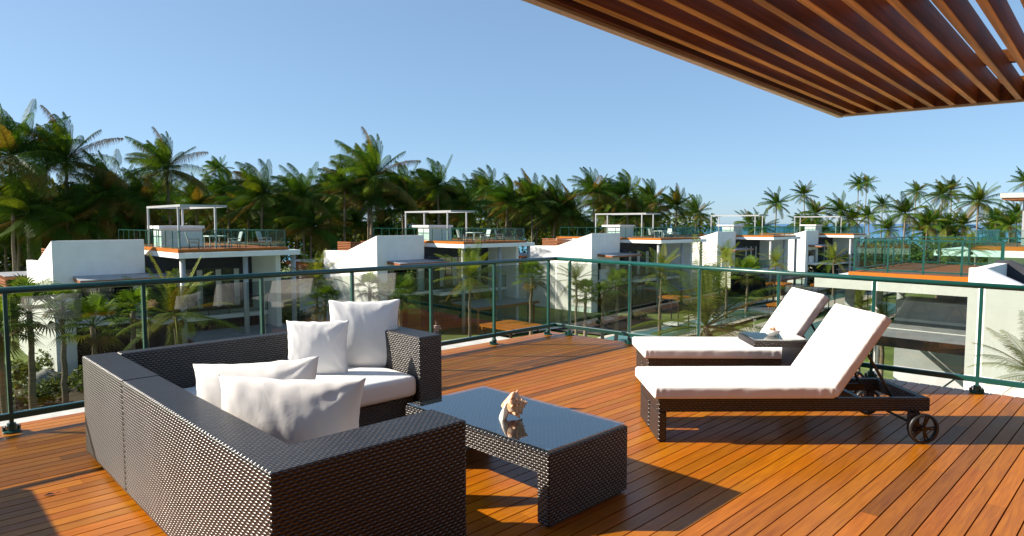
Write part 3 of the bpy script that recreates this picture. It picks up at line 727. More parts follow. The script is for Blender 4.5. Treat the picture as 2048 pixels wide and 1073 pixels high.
    f0, f1 = fr; fu0, fu1, zt = u0 + .35, u0 + 2.9, 2.62
    for u in (fu0 + .06, fu1 - .5):
        for v in (f0 + .5, f1 - .06): m = MB(); m.box(u - .05, u + .05, v - .05, v + .05, .171, zt - .08); m.build('frame_post', X['grey'], root, off=off)
    m = MB()
    for u in (fu0, fu1 - .1): m.box(u, u + .1, f0 + .101, f1 - .101, zt - .079, zt + .05)
    m.box(fu0, fu1, f0, f0 + .1, zt - .08, zt + .051); m.box(fu0, fu1, f1 - .1, f1, zt - .08, zt + .051)
    m.build('roof_frame', X['grey'], root, off=off)
    return root
KS = [(-24.8, 35.0), (-10.4, 50.0), (7.6, 62.0), (24.0, 76.0), (40.2, 89.0)]
villa(KS[0], 'nearest white villa with timber roof deck, left behind the sofas', 0, 12.0, fr=(-3.9, 2.2))
villa(KS[1], 'white villa behind the pillows, second from the left of the row', 0, 12.9)
villa(KS[2], 'white villa behind the railing corner, middle of the row', 0, 13.6)
villa(KS[3], 'small distant white villa behind the far lounger, fourth along the row', 0, 12.8)
villa(KS[4], 'farthest white villa closing the row, beside the beach palms', 0, 12.0)

# ---- the near villa on the right
kx, ky = 10.57, 15.0
vr = empty('villa', (kx, ky, GZ), BETA, 'close white villa at the right with its own railed timber deck', 'villa'); off = (0, 0, -GZ)
ZT = .58
prof = [(.4, ZT - .08), (0, ZT), (-.30, ZT), (-4.5, ZT - 2.0), (-4.5, GZ), (.4, GZ)]
m = MB(); m.extrude([(0, v, z) for v, z in [(0, ZT), (-.30, ZT), (-4.5, ZT - 2.05), (-4.5, GZ), (0, GZ)]], (.3, 0, 0)); m.build('side_wall', X['white'], vr, off=off)
m = MB(); m.extrude([(3.2, v, z) for v, z in [(0, ZT + .05), (-.30, ZT + .05), (-4.5, ZT - 2.0), (-4.5, GZ), (0, GZ)]], (.3, 0, 0)); m.build('far_parapet', X['char'], vr, off=off)  # charcoal colour stands in for shade on the inner face
m = MB(); m.extrude([(.301, v, z) for v, z in [(-.01, ZT - .35), (-.30, ZT - .35), (-4.4, ZT - 2.5), (-4.4, ZT - 3), (-.01, ZT - .9)]], (2.89, 0, 0)); m.build('roof', X['char'], vr, off=off)
m = MB(); m.box(.301, 3.19, -.25, -.01, GZ, ZT - .02); m.build('rear_wall', X['white'], vr, off=off)
def loc(xy): 
    d = Vector((xy[0] - kx, xy[1] - ky)); return (d.x * cb + d.y * sb, -d.x * sb + d.y * cb)
du, dv = loc((11.45, 22.0)); sx, sv = du - .12, 5.47
m = MB(); m.box(sx, sx + 9, -.0, sv, -.60, -.28); m.build('roof_slab', X['white2'], vr, off=off)
m = MB(); m.box(du + .02, du + 7, .01, dv, -.276, -.02, 0, (.62, .5, .5)); m.build('roof_deck', X['teak'], vr, off=off)
m = MB(); m.box(du - .03, du + .018, .01, dv + .02, -.274, -.01, 0, (1.1, 1, 1)); m.build('fascia_board', X['teak'], vr, off=off)
rail_run(vr, [(du + .1, .2), (du + .1, dv - .12), (du + 6.6, dv - .12), (du + 6.6, .2)], -.018, 1.08, 1.05, off, post=.05)
for px, Y in ((1703, 23.0), (1761, 24.2), (1806, 27.0)):
    a = loc((at(px, Y), Y)); m = MB(); m.tube([(a[0], a[1], GZ), (a[0], a[1], -.56)], .155, 16); m.build('column', X['grey'], vr, off=off, smooth=True)
wu, wv = loc((13.55, 22.8))
m = MB(); m.box(wu, wu + .25, .3, wv, GZ, -1.07); m.build('lower_wall', X['gwall'], vr, off=off)
m = MB(); m.box(wu + 1.6, wu + 1.8, .3, wv - .9, -1.4, -.56); m.box(wu - .04, wu + 1.59, .31, wv - .01, -1.20, -1.069); m.build('upper_wall', X['gwall'], vr, off=off)
m = MB(); m.extrude([(wu - .002, .3, -1.80), (wu - .002, wv, -1.80), (wu - 3.3, wv, -1.92), (wu - 3.3, .3, -1.92)], (0, 0, -.05)); aw = m.build('awning', X['roofgrey'], vr, off=off)
m = MB(); m.box(wu - .10, wu - .004, .3, wv + .01, -1.796, -1.70); m.box(wu - 1.75, wu - 1.72, .3, wv, -1.858, -1.835); m.build('gutter', X['white'], aw, off=off)
m = MB(); m.box(wu - 3.36, wu - 3.302, .3, wv + .04, -2.20, -1.90); m.box(wu - 3.30, wu - .01, wv + .002, wv + .04, -2.1, -1.93)
m.build('fascia_board', X['teak'], aw, off=off)
m = MB(); b0 = (wu - 3.0, wv - .2); m.tube([(*b0, GZ), (*b0, -1.98)], .09, 12); m.build('column', X['white'], vr, off=off, smooth=True)
rail_run(vr, [(wu - 2.4, wv + .6), (wu - .3, wv + 1.4)], -4.0, 1.05, .35, off, post=.05)
m = MB(); m.box(wu - 2.6, wu + .2, wv + .01, wv + 2.0, -4.3, -4.01); m.build('landing', X['white2'], vr, off=off)
m = MB(); a0 = Vector((wu - 1.2, wv - 2.4, -3.0)); 
for s in (-1, 1): m.bar(a0, a0 + Vector((-.2, s * 1.5, -1.6)), .05, .05)
m.bar(a0, a0 - Vector((0, 0, 1.6)), .05, .05); m.bar(a0 + Vector((-.1, .75, -.8)), a0 + Vector((-.1, .75, -2.2)), .04, .04); m.bar(a0 + Vector((-.1, -.75, -.8)), a0 + Vector((-.1, -.75, -2.2)), .04, .04); m.build('stair_rail', X['green'], vr, off=off)

# ---- the villa beyond it
mx, my = at(1951, 45), 45
vm = empty('villa', (mx, my, GZ), BETA, 'far villa roof deck at the right edge, under a grey canopy slab', 'villa')
m = MB(); m.box(-1.2, 12, -14, 2.2, -.62, -.22); m.build('roof_slab', X['white2'], vm, off=off)
m = MB(); m.box(0, 11, -14, .3, -.215, .06, 0, (1, .9, .9)); m.build('roof_deck', X['teak'], vm, off=off)
rail_run(vm, [(.15, -13), (.15, .1), (9, .1)], .07, 1.05, 1.2, off, post=.05)
m = MB(); m.box(1.5, 11, -14, -.5, GZ, -.63); m.build('wall', X['white'], vm, off=off)
window(vm, off, 'v', -9, -2, -3.6, -1.2, 1.5, 5)
for v in (.6, -3.2, -7):
    m = MB(); m.tube([(.5, v, GZ), (.5, v, -.63)], .18, 12); m.build('column', X['grey'], vm, off=off, smooth=True)
m = MB(); m.box(1.2, 6.2, -10, -1.05, 3.38, 3.70); cn = m.build('canopy', X['concrete'], vm, off=off)
m = MB(); m.box(1.3, 6.1, -9.9, -1.15, 3.25, 3.379); m.build('soffit', X['wood'], cn, off=off)
for v in (-2.3, -8): 
    m = MB(); m.box(2.2, 2.4, v - .1, v + .1, .061, 3.249); m.build('canopy_post', X['grey'], vm, off=off)

# ---- chairs and tables on the nearest roof decks
def roof_chair():
    root = empty('roof_chair', (0, 0, 0))
    m = MB(); m.box(-.28, .28, -.28, .28, .30, .40); m.build('seat', X['grey'], root, bevel=.02)
    m = MB(); m.extrude([(-.28, .22, .30), (-.28, .40, .95), (-.28, .46, .95), (-.28, .29, .30)], (.56, 0, 0)); m.build('backrest', X['grey'], root, bevel=.02)
    for x in (-.26, .22):
        for y in (-.26, .22): m = MB(); m.box(x, x + .04, y, y + .04, .002, .299); m.build('leg', X['dmetal'], root)
    for x in (-.33, .281):
        m = MB(); m.box(x, x + .05, -.28, .25, .52, .57); m.box(x, x + .05, -.28, -.23, .002, .519); m.build('arm', X['grey'], root)
    return root
def roof_table():
    root = empty('roof_table', (0, 0, 0))
    m = MB(); m.box(-.5, .5, -.5, .5, .68, .73); m.build('tabletop', X['white2'], root, bevel=.01)
    for x in (-.45, .40):
        for y in (-.45, .40): m = MB(); m.box(x, x + .05, y, y + .05, .002, .679); m.build('leg', X['grey'], root)
    return root
def on_villa(k, u, v): q = W(u, v); return (KS[k][0] + q.x, KS[k][1] + q.y, .172)
c0 = roof_chair(); t0 = roof_table(); first = True
for k, where in enumerate(['nearest white villa', 'second white villa', 'middle white villa']):
    for j, (u, v, a, lb) in enumerate([(6.4, -2.6, 75, 'left of the table'), (8.6, -2.9, -95, 'right of the table'), (10.6, -2.6, 40, 'near the right railing')]):
        c = c0 if k == 0 and j == 0 else copy_tree(c0)
        c.location = on_villa(k, u, v); c.rotation_euler.z = BETA + R(a)
        tag(c, 'grey roof chair on the %s, %s' % (where, lb), 'chair', 'chairs on the villa roof decks')
    t = t0 if k == 0 else copy_tree(t0); t.location = on_villa(k, 7.5, -2.8); t.rotation_euler.z = BETA
    tag(t, 'pale square table on the roof deck of the ' + where, 'table', 'tables on the villa roof decks')

# ================================================================== garden
def gazebo():
    root = empty('timber_gazebo', (0, 0, 0)); A_ = 1.75
    for x in (-A_, A_ - .14):
        for y in (-A_, A_ - .14): m = MB(); m.box(x, x + .14, y, y + .14, .0, 2.3); m.build('post', X['teak'], root)
    m = MB()
    for y in (-A_, A_ - .14): m.box(-A_ - .25, A_ + .25, y, y + .14, 2.302, 2.46, 0, (.9, .9, .9))
    m.build('beam', X['teak'], root)
    m = MB(); x = -A_ - .2
    while x < A_ + .1: m.box(x, x + .07, -A_ - .3, A_ + .3, 2.461, 2.60, 0, (rb.uniform(.8, 1.2),) * 3); x += .17
    m.build('slat_roof', X['teak'], root)
    m = MB(); m.box(-A_ + .3, A_ - .3, -A_ + .3, A_ - .3, .3, .42); m.build('daybed', X['fabric'], root, bevel=.03)
    return root
gz0 = None
for px, py, lb in [(1022, 655, 'orange timber gazebo just beyond the corner of the deck'), (1352, 597, 'timber gazebo behind the big feathery palm'),
                   (1560, 569, 'timber gazebo by the long pool, left of the far lounger'), (1573, 613, 'low timber gazebo partly hidden by the raised far mattress'),
                   (1753, 580, 'timber gazebo seen between the grey columns at right'), (1650, 572, 'distant timber gazebo under the corner of the white slab')]:
    Y = (H - (GZ + 2.55)) * FPX / (py - HOR); o = gz0 if gz0 is None else copy_tree(gz0)
    if gz0 is None: o = gz0 = gazebo()
    o.location = (at(px, Y), Y, GZ + .1); o.rotation_euler.z = BETA; q = .66 if px == 1022 else .48; o.scale = (q, q, 1)
    tag(o, lb, 'gazebo', 'timber gazebos in the garden')
def rock(px, py, s, lb, sd):
    q = P(px, py, GZ); m = MB(); bm_ = []
    n1, n2 = 28, 16
    for j in range(n2 + 1):
        for i in range(n1):
            a = 2 * math.pi * i / n1; b_ = math.pi * j / n2; d = Vector((math.cos(a) * math.sin(b_), math.sin(a) * math.sin(b_), math.cos(b_)))
            k = 1 + .28 * mnoise.noise(d * 1.6 + Vector((sd, 0, 0))) + .12 * mnoise.noise(d * 4 + Vector((sd, 3, 0)))
            m.v.append((d.x * k * s, d.y * k * s * .8, d.z * k * s * .55))
    for j in range(n2):
        for i in range(n1): m.f.append((j*n1 + i, (j+1)*n1 + i, (j+1)*n1 + (i+1) % n1, j*n1 + (i+1) % n1)); m.m.append(0); m.t.append(None)
    o = m.build('boulder', X['rock'], smooth=True, loc=(q.x, q.y, GZ + s * .3)); tag(o, lb, 'boulder', 'garden boulders')
rock(92, 775, 1.0, 'pale boulder in the garden at the left, below the nearest villa', 1)
rock(985, 690, .55, 'small white boulder beside the orange gazebo', 4)

# ---- person in the garden
def person(px, py):
    q = P(px, py, GZ); root = empty('person', (q.x, q.y, GZ + .12), R(20), 'person in a striped shirt standing in the garden beyond the sofa arm', 'person')
    V = []; E_ = []; Rd = []
    def vt(p, r): V.append(p); Rd.append(r); return len(V) - 1
    pel = vt((0, 0, .95), .15); wai = vt((0, .0, 1.12), .135); che = vt((0, .01, 1.33), .165); nek = vt((0, .0, 1.50), .06); hd0 = vt((0, -.01, 1.58), .075); hd1 = vt((0, -.015, 1.68), .095); hd2 = vt((0, 0, 1.76), .06)
    for a, b in ((pel, wai), (wai, che), (che, nek), (nek, hd0), (hd0, hd1), (hd1, hd2)): E_.append((a, b))
    nose = vt((0, -.115, 1.665), .014); E_.append((hd1, nose))
    for s in (-1, 1):
        hip = vt((s * .09, 0, .88), .095); kn = vt((s * .11, -.02, .48), .06); an = vt((s * .12, .02, .09), .042); to = vt((s * .13, -.15, .03), .03)
        E_.extend([(pel, hip), (hip, kn), (kn, an), (an, to)])
        sh = vt((s * .19, .0, 1.43), .07); el = vt((s * .31, .02, 1.17), .042); wr = vt((s * .22, -.10, .98), .028); pa = vt((s * .19, -.14, .94), .03)
        E_.extend([(che, sh), (sh, el), (el, wr), (wr, pa)])
        for f in range(4):
            k1 = vt((s * (.175 + .014 * f), -.165, .895 - .004 * abs(f - 1.5)), .0085); k2 = vt((s * (.172 + .014 * f), -.16, .855), .007); E_.extend([(pa, k1), (k1, k2)])
        th = vt((s * .16, -.17, .93), .009); E_.append((pa, th))
        ear = vt((s * .095, .0, 1.665), .016); E_.append((hd1, ear))
    me = bpy.data.meshes.new('body'); me.from_pydata(V, E_, []); me.materials.append(X['skin'])
    o = bpy.data.objects.new('body', me); C.objects.link(o); o.parent = root
    sk = o.modifiers.new('skin', 'SKIN'); sk.use_smooth_shade = True
    for i, d in enumerate(me.skin_vertices[0].data): d.radius = (Rd[i], Rd[i] * .82); d.use_root = i == 0
    o.modifiers.new('sub', 'SUBSURF').levels = 1; o.modifiers['sub'].render_levels = 2
    m = MB(); 
    for i in range(1): 
        m.lathe([(.178, 0), (.165, .15), (.19, .34), (.215, .48), (.16, .545), (.075, .57)], (0, 0, .93), 20)
    for s in (-1, 1): m.tube([(s * .17, 0, 1.44), (s * .25, .012, 1.29), (s * .285, .018, 1.21)], [.088, .078, .07], 12, caps=False)
    sh = m.build('striped_shirt', X['stripe'], root, smooth=True); sh.scale = (1, .82, 1)
    m = MB(); m.lathe([(.185, .13), (.19, .0), (.17, -.08)], (0, 0, .86), 18)
    for s in (-1, 1): m.tube([(s * .09, 0, .90), (s * .105, -.012, .62)], [.118, .105], 12, caps=False)
    m.build('shorts', X['cloth'], root, smooth=True)
    m = MB(); m.lathe([(.001, 1.80), (.06, 1.79), (.095, 1.745), (.107, 1.69), (.104, 1.66)], (0, .022, 0), 16); m.build('hair', X['hair'], root, smooth=True)
person(873, 697)

# ================================================================== palms and shrubs
GREENS = [(.030, .080, .008), (.042, .095, .008), (.065, .120, .010), (.022, .055, .008), (.10, .14, .012)]
LIVELY = [(.12, .17, .014), (.17, .21, .022), (.22, .24, .035), (.08, .13, .012)]
DRY = [(.14, .115, .025), (.15, .10, .02), (.11, .075, .018), (.10, .11, .02)]
def frond(m, rr, az, el, L, wind, grav, nl, lw, ll, tn, start=Vector((0, 0, 0)), hang=.35, S_=11):
    d = Vector((math.cos(az) * math.cos(el), math.sin(az) * math.cos(el), math.sin(el))); p = start.copy(); path = [p.copy()]
    for i in range(S_):
        t = (i + 1) / S_
        p = p + d * (L / S_); path.append(p.copy())
        d = (d + Vector((wind[0], wind[1], 0)) * (.10 + .32 * t) * (1.2 / S_ * 3) + Vector((0, 0, -grav)) * (.25 + t) * (2.4 / S_)).normalized()
    m.tube(path[::2] + ([path[-1]] if S_ % 2 else []), [.032 * L / 3.2 * (1 - .85 * i / (len(path[::2]))) for i in range(len(path[::2]) + (1 if S_ % 2 else 0))], 3, 0, tuple(c * 1.3 for c in tn), caps=False)
    for k in range(nl):
        t = .10 + .90 * (k + .5) / nl; f = t * S_; i = min(S_ - 1, int(f)); b = path[i].lerp(path[i + 1], f - i); dd = (path[i + 1] - path[i]).normalized()
        sd = dd.cross(Vector((0, 0, 1)))
        if sd.length < .05: sd = Vector((1, 0, 0))
        sd.normalize(); upv = sd.cross(dd)
        ln = ll * (math.sin(math.pi * min(1, .14 + .82 * t)) ** .7) * rr.uniform(.85, 1.12)
        for s in (-1, 1):
            q = (sd * s * .85 + dd * (.45 + .5 * t) + upv * .18 + Vector((wind[0], wind[1], 0)) * .55).normalized()
            mid = b + q * ln * .5 + Vector((0, 0, -hang * ln * .14)); tip = b + q * ln * .92 + Vector((wind[0] * .2 * ln, 0, -hang * ln * .75))
            nrm = q.cross(dd).normalized(); ww = dd * lw * .5
            c = rr.uniform(.75, 1.3); tc = tuple(x * c for x in tn)
            m.add([b - ww * .6, b + ww * .6, mid + ww, mid - ww, tip], [(0, 1, 2, 3), (3, 2, 4)], 0, tc)
def palm_crown(seed, nf, L, wind, nl, lw, ll, grav=.30, dry=.2, upb=0, hang=.5, pal=None):
    rr = random.Random(seed); m = MB(); gold = 2.39996
    for i in range(nf):
        t = i / (nf - 1); az = i * gold + rr.uniform(-.3, .3); el = R(84 - 112 * t + upb) + rr.uniform(-.3, .3)
        tn = rr.choice(pal or GREENS)
        if t > 1 - dry and rr.random() < .75: tn = rr.choice(DRY)
        elif rr.random() < .06: tn = rr.choice(DRY)
        frond(m, rr, az, el, L * rr.uniform(.82, 1.1) * (.72 if t < .12 else 1), (wind[0] * rr.uniform(.5, 1.3), wind[1]), grav * rr.uniform(.6, 1.4), nl, lw, ll, tn, hang=hang)
    for k in range(7):                    # coconuts under the fronds
        a = rr.uniform(0, 6.28); c = (.22 * math.cos(a), .22 * math.sin(a), -.32 + rr.uniform(-.15, .1)); q = .13
        m.lathe([(.001, q), (q * .8, q * .6), (q, 0), (q * .7, -q * .7), (.001, -q)], c, 7, tint=(.16, .11, .03))
    return m
def trunk_mb(h, bend, r0, r1, seed, n=12):
    rr = random.Random(seed); path = []; rad = []
    for i in range(n + 1):
        t = i / n; path.append(Vector((bend[0] * (t ** 1.6 - t), bend[1] * (t ** 1.7 - t), 0)) + Vector((bend[0] * t * .35, 0, h * t)) + Vector((rr.uniform(-.03, .03), rr.uniform(-.03, .03), 0)))
        rad.append((r0 + (r1 - r0) * min(1, t * 1.3)) * (1 + (.5 if i == 0 else 0)) * rr.uniform(.94, 1.06))
    m = MB(); m.tube(path, rad, 9, tint=None); return m, path[-1]
WINDY = [palm_crown(100 + k, 40, 3.6, (-.95 - .22 * (k % 3), .15 * (k % 2)), 44, .048, .92, .40, .17, hang=1.15) for k in range(6)]
CALM = [palm_crown(200 + k, 30, 3.4, (-.48, .05), 40, .06, .82, .46, .15, hang=.9) for k in range(4)]
YOUNG = [palm_crown(300 + k, 24, 2.6, (-.18, .0), 34, .030, .62, .40, .08, upb=4, pal=LIVELY) for k in range(3)]
def mesh_of(mb, name, mat):
    o = mb.build(name, mat); me = o.data; bpy.data.objects.remove(o); return me
WM = [mesh_of(c, 'crown', X['leaf']) for c in WINDY]; CM = [mesh_of(c, 'crown', X['leaf']) for c in CALM]; YM = [mesh_of(c, 'crown', X['leaf']) for c in YOUNG]
rp_ = random.Random(11)
def palm(px, py, cw, label, group, kind='w', base=5.9, name='coconut_palm', Y=None, cat='palm tree', big=1.0):
    """px, py: where the crown's heart shows; cw: how wide the crown shows"""
    Lc = {'w': 5.7, 'c': 5.4, 'y': 3.9}[kind] * big
    Y = Y or max(Lc * FPX / cw, (50 + max(0, px) / 1400 * 37) if kind == 'w' else 0); sc = cw * Y / FPX / {'w': 5.7, 'c': 5.4, 'y': 3.9}[kind]
    x = at(px, Y); z = zat(py, Y); g = GZ + .02; h = max(.4, z - g)
    bend = (rp_.uniform(-.5, .9) * h * .12, rp_.uniform(-.5, .5) * h * .1)
    tm, top = trunk_mb(h, bend, .17 if kind != 'y' else .12, .105 if kind != 'y' else .075, rp_.randint(0, 9999))
    root = empty(name, (x - top.x, Y - top.y, g), 0, label, cat, group)
    tm.build('trunk', X['trunk'], root, smooth=True)
    o = bpy.data.objects.new('crown', rp_.choice({'w': WM, 'c': CM, 'y': YM}[kind])); C.objects.link(o); o.parent = root; o.location = top
    o.scale = (sc,) * 3; o.rotation_euler = (rp_.uniform(-.12, .12), rp_.uniform(-.12, .12), rp_.uniform(-.4, .4))
    return root
GA = 'windswept palms of the wood behind the villas'
wood = [
 (30, 300, 190, 'tall dark windswept palm at the left edge of the photo'),
 (140, 312, 165, 'windswept palm with one upright curled frond, second from the left edge'),
 (222, 375, 140, 'rounded yellow-green palm left of the grey roof frame of the nearest villa'),
 (338, 335, 128, 'tall palm standing clear of the wood above the nearest villa roof'),
 (442, 335, 46, 'small slim far palm showing alone against the sky right of the tall one'),
 (60, 420, 165, 'low drooping palm in the dark wood at the far left'),
 (150, 430, 150, 'low shaded palm behind the wedge wall of the nearest villa'),
 (292, 395, 118, 'golden fronded palm just left of the tall palm over the nearest villa'),
 (395, 405, 105, 'palm peeping over the grey roof frame of the nearest villa'),
 (460, 385, 95, 'bushy palm right of the nearest villa roof frame'),
 (528, 388, 118, 'full palm above the right end of the nearest villa roof'),
 (606, 392, 115, 'rounded palm in the gap right of the nearest villa'),
 (622, 452, 150, 'broad dark low palm filling the gap between the first two villas'),
 (652, 402, 40, 'tiny far palm seen against bright sky between two larger ones'),
 (692, 368, 100, 'orange tinged palm left of the tallest palm in the middle'),
 (748, 352, 150, 'tallest heavy crowned palm, above the second villa wedge wall'),
 (806, 372, 90, 'palm with spread fronds just right of the tallest middle palm'),
 (876, 368, 95, 'palm with pale hanging fronds above the second villa roof frame'),
 (845, 410, 80, 'short palm behind the roof frame of the second villa'),
 (930, 405, 95, 'dark round palm right of the second villa roof frame'),
 (978, 378, 80, 'palm with upright windblown fronds over the second villa roof deck'),
 (1015, 400, 90, 'green palm right of the upright windblown palm'),
 (1062, 402, 105, 'broad palm left of the middle villa wedge wall'),
 (1112, 415, 110, 'low wide palm above the brown louvre box'),
 (1140, 425, 95, 'palm just left of the middle villa roof frame'),
 (1185, 380, 82, 'taller palm above the left post of the middle villa roof frame'),
 (1215, 400, 70, 'shorter palm behind the middle villa roof frame'),
 (1252, 386, 82, 'yellowing palm above the middle villa roof frame'),
 (1302, 396, 70, 'palm right of the yellowing one over the middle villa'),
 (1352, 408, 68, 'palm above the right railing of the middle villa'),
 (1392, 422, 62, 'last palm of the wood before the open sky'),
 (1275, 425, 80, 'low bright palm behind the middle villa railing')]
for k, (px, py, cw, lb) in enumerate(wood): palm(px, py + (12 if px < 300 else 5), cw * 1.1, lb, GA, 'w', big=1.12 if cw > 120 else 1.0)
rw = random.Random(21)
for k in range(110):                       # fillers deep in the wood
    px = rw.uniform(-60, 1390); py = rw.uniform(388, 452) + (45 if px < 300 else 0) * rw.random(); cw = rw.uniform(70, 110) * (1.25 if px < 300 else 1 if px < 900 else .75)
    palm(px, py, cw, 'lower coconut palm crowded in the shaded middle of the wood', 'lower palms crowded inside the wood', 'w')
GB = 'slender palms along the beach'
beach = [
 (1497, 447, 58, 'short palm right of the fourth villa roof frame, against the sea'),
 (1551, 408, 58, 'beach palm with drooping yellow lower fronds left of the farthest villa'),
 (1605, 390, 50, 'tall beach palm above the farthest villa roof'),
 (1630, 428, 66, 'spreading palm right behind the farthest villa'),
 (1680, 422, 66, 'bushy palm right of the farthest villa'),
 (1702, 440, 62, 'low palm beside the corner of the right-hand railing'),
 (1713, 370, 42, 'left one of two tall palms standing together against the sky'),
 (1729, 368, 40, 'right one of two tall palms standing together against the sky'),
 (1735, 432, 55, 'low palm beneath the two tall palms'),
 (1762, 410, 42, 'small slim palm on a thin trunk right of the two tall ones'),
 (1808, 428, 78, 'full dark palm leaning before the sea'),
 (1829, 384, 46, 'tall thin palm left of the close pair over the sea'),
 (1880, 390, 62, 'left one of the close pair of palms over the sea'),
 (1897, 382, 54, 'right one of the close pair of palms over the sea'),
 (1868, 440, 66, 'low yellow-green palm under the close pair'),
 (1953, 404, 84, 'broad full palm left of the grey canopy slab'),
 (1990, 440, 60, 'low palm just left of the grey canopy'),
 (2030, 428, 56, 'palm showing under the grey canopy slab'),
 (2044, 365, 54, 'tall palm above the grey canopy at the right edge'),
 (1925, 450, 60, 'low bright palm below the broad full one')]
for k in range(16):
    palm(rw.uniform(1490, 2060), rw.uniform(445, 476), rw.uniform(48, 72), 'low palm in the green fringe along the beach', 'low palms fringing the beach', 'c')
for k in range(14):
    palm(rw.uniform(-700, -80), rw.uniform(380, 440), rw.uniform(90, 120), 'lower coconut palm crowded in the shaded middle of the wood', 'lower palms crowded inside the wood', 'w')
for px, py, cw, lb in beach: palm(px, py, cw, lb, GB, 'c')
GC = 'young feathery palms in the garden'
young = [
 (345, 632, 200, 22.0, 'young feathery palm behind the far sofa back, by the second railing post'),
 (635, 560, 105, 38.0, 'scraggly young palm against the white wall of the second villa'),
 (940, 555, 125, 40.0, 'golden stemmed young palm beyond the railing, left of the corner'),
 (1325, 545, 95, 42.0, 'young palm in front of the middle villa columns'),
 (1415, 655, 270, 16.0, 'large feathery palm close behind the far lounger'),
 (1452, 515, 66, 58.0, 'young palm in front of the fourth villa wedge wall'),
 (1553, 525, 58, 62.0, 'young palm in front of the fourth villa column'),
 (1722, 615, 80, 26.0, 'young palm between the grey columns of the right villa'),
 (1770, 640, 90, 24.0, 'young palm leaning beside the right villa grey wall'),
 (1152, 560, 80, 44.0, 'leggy young palm just right of the railing corner'),
 (1668, 520, 60, 75.0, 'young palm beside the farthest villa'),
 (1880, 500, 70, 40.0, 'bright young palm behind the right villa deck railing'),
 (1940, 500, 70, 40.0, 'second bright young palm behind the right villa deck railing'),
 (2085, 752, 190, 9.5, 'palm fronds reaching in at the right edge below the rail')]
for px, py, cw, Y, lb in young: palm(px, py, cw, lb, GC, 'y', Y=Y, name='young_palm')
# fan palms
def fan_crown(seed, nf=15, L=1.0, fr=.85):
    rr = random.Random(seed); m = MB()
    for i in range(nf):
        t = i / (nf - 1); az = i * 2.4 + rr.uniform(-.3, .3); el = R(80 - 115 * t) ; d = Vector((math.cos(az) * math.cos(el), math.sin(az) * math.cos(el), math.sin(el)))
        c = d * L * rr.uniform(.7, 1.05); c.z -= .12 * L * t
        tn = rr.choice([(.09, .16, .014), (.14, .22, .02), (.06, .11, .012)]) if t < .85 else rr.choice(DRY)
        m.tube([(0, 0, 0), d * L * .5 + Vector((0, 0, .03)), c], [.02, .014, .01], 3, 0, tn, caps=False)
        sd = d.cross(Vector((0, 0, 1))); sd = sd.normalized() if sd.length > .05 else Vector((1, 0, 0)); up = sd.cross(d)
        for k in range(22):
            a = R(-115 + 230 * k / 21) ; q = (d * math.cos(a) + sd * math.sin(a)).normalized(); ln = fr * (1 - .25 * (abs(a) / 2)) * rr.uniform(.9, 1.08); wv = q.cross(up) * .035
            mid = c + q * ln * .55 + up * .05; tip = c + q * ln + Vector((0, 0, -.22 * ln))
            f_ = rr.uniform(.8, 1.2); m.add([c, mid - wv, tip, mid + wv], [(0, 1, 2, 3)], 0, tuple(x * f_ for x in tn))
    return m
FM = [mesh_of(fan_crown(400 + k, nf=22), 'crown', X['leaf']) for k in range(3)]
GD = 'fan palms in the garden beds'
fans = [
 (178, 655, 125, 25.5, 'bright fan palm in front of the nearest villa corner'),
 (52, 630, 135, 24.0, 'fan palm at the left edge, before the slatted side wall'),
 (-8, 660, 120, 23.0, 'fan palm cut by the left edge of the photo'),
 (262, 625, 90, 29.0, 'fan palm under the nearest villa balcony'),
 (120, 610, 80, 29.5, 'shaded fan palm close to the lit edge of the nearest villa'),
 (738, 578, 62, 38.0, 'small bright fan palm before the second villa sunlit wall'),
 (800, 600, 92, 34.0, 'bright green fan palm above the larger square pillow'),
 (648, 606, 70, 36.0, 'dark fan palm left of the larger square pillow'),
 (1064, 556, 66, 46.0, 'fan palm against the white wall by the railing corner'),
 (1172, 590, 60, 45.0, 'fan palm on a dark stem right of the railing corner'),
 (1236, 575, 70, 45.0, 'fan palm before the middle villa balcony panel'),
 (1207, 590, 52, 46.0, 'drooping fan palm left of the middle villa balcony panel'),
 (1420, 558, 50, 60.0, 'fan palm before the fourth villa side wall'),
 (1497, 548, 64, 62.0, 'fan palm between the fourth villa balcony and the pool')]
for px, py, cw, Y, lb in fans:
    z = zat(py, Y); h = max(.4, z - GZ); tm, top = trunk_mb(h, (rp_.uniform(-.2, .2), 0), .15, .10, rp_.randint(0, 999))
    root = empty('fan_palm', (at(px, Y) - top.x, Y - top.y, GZ + .02), 0, lb, 'palm tree', GD); tm.build('trunk', X['trunk'], root, smooth=True)
    o = bpy.data.objects.new('crown', rp_.choice(FM)); C.objects.link(o); o.parent = root; o.location = top; o.scale = (cw * Y / FPX / 2.5,) * 3; o.rotation_euler.z = rp_.uniform(0, 6)
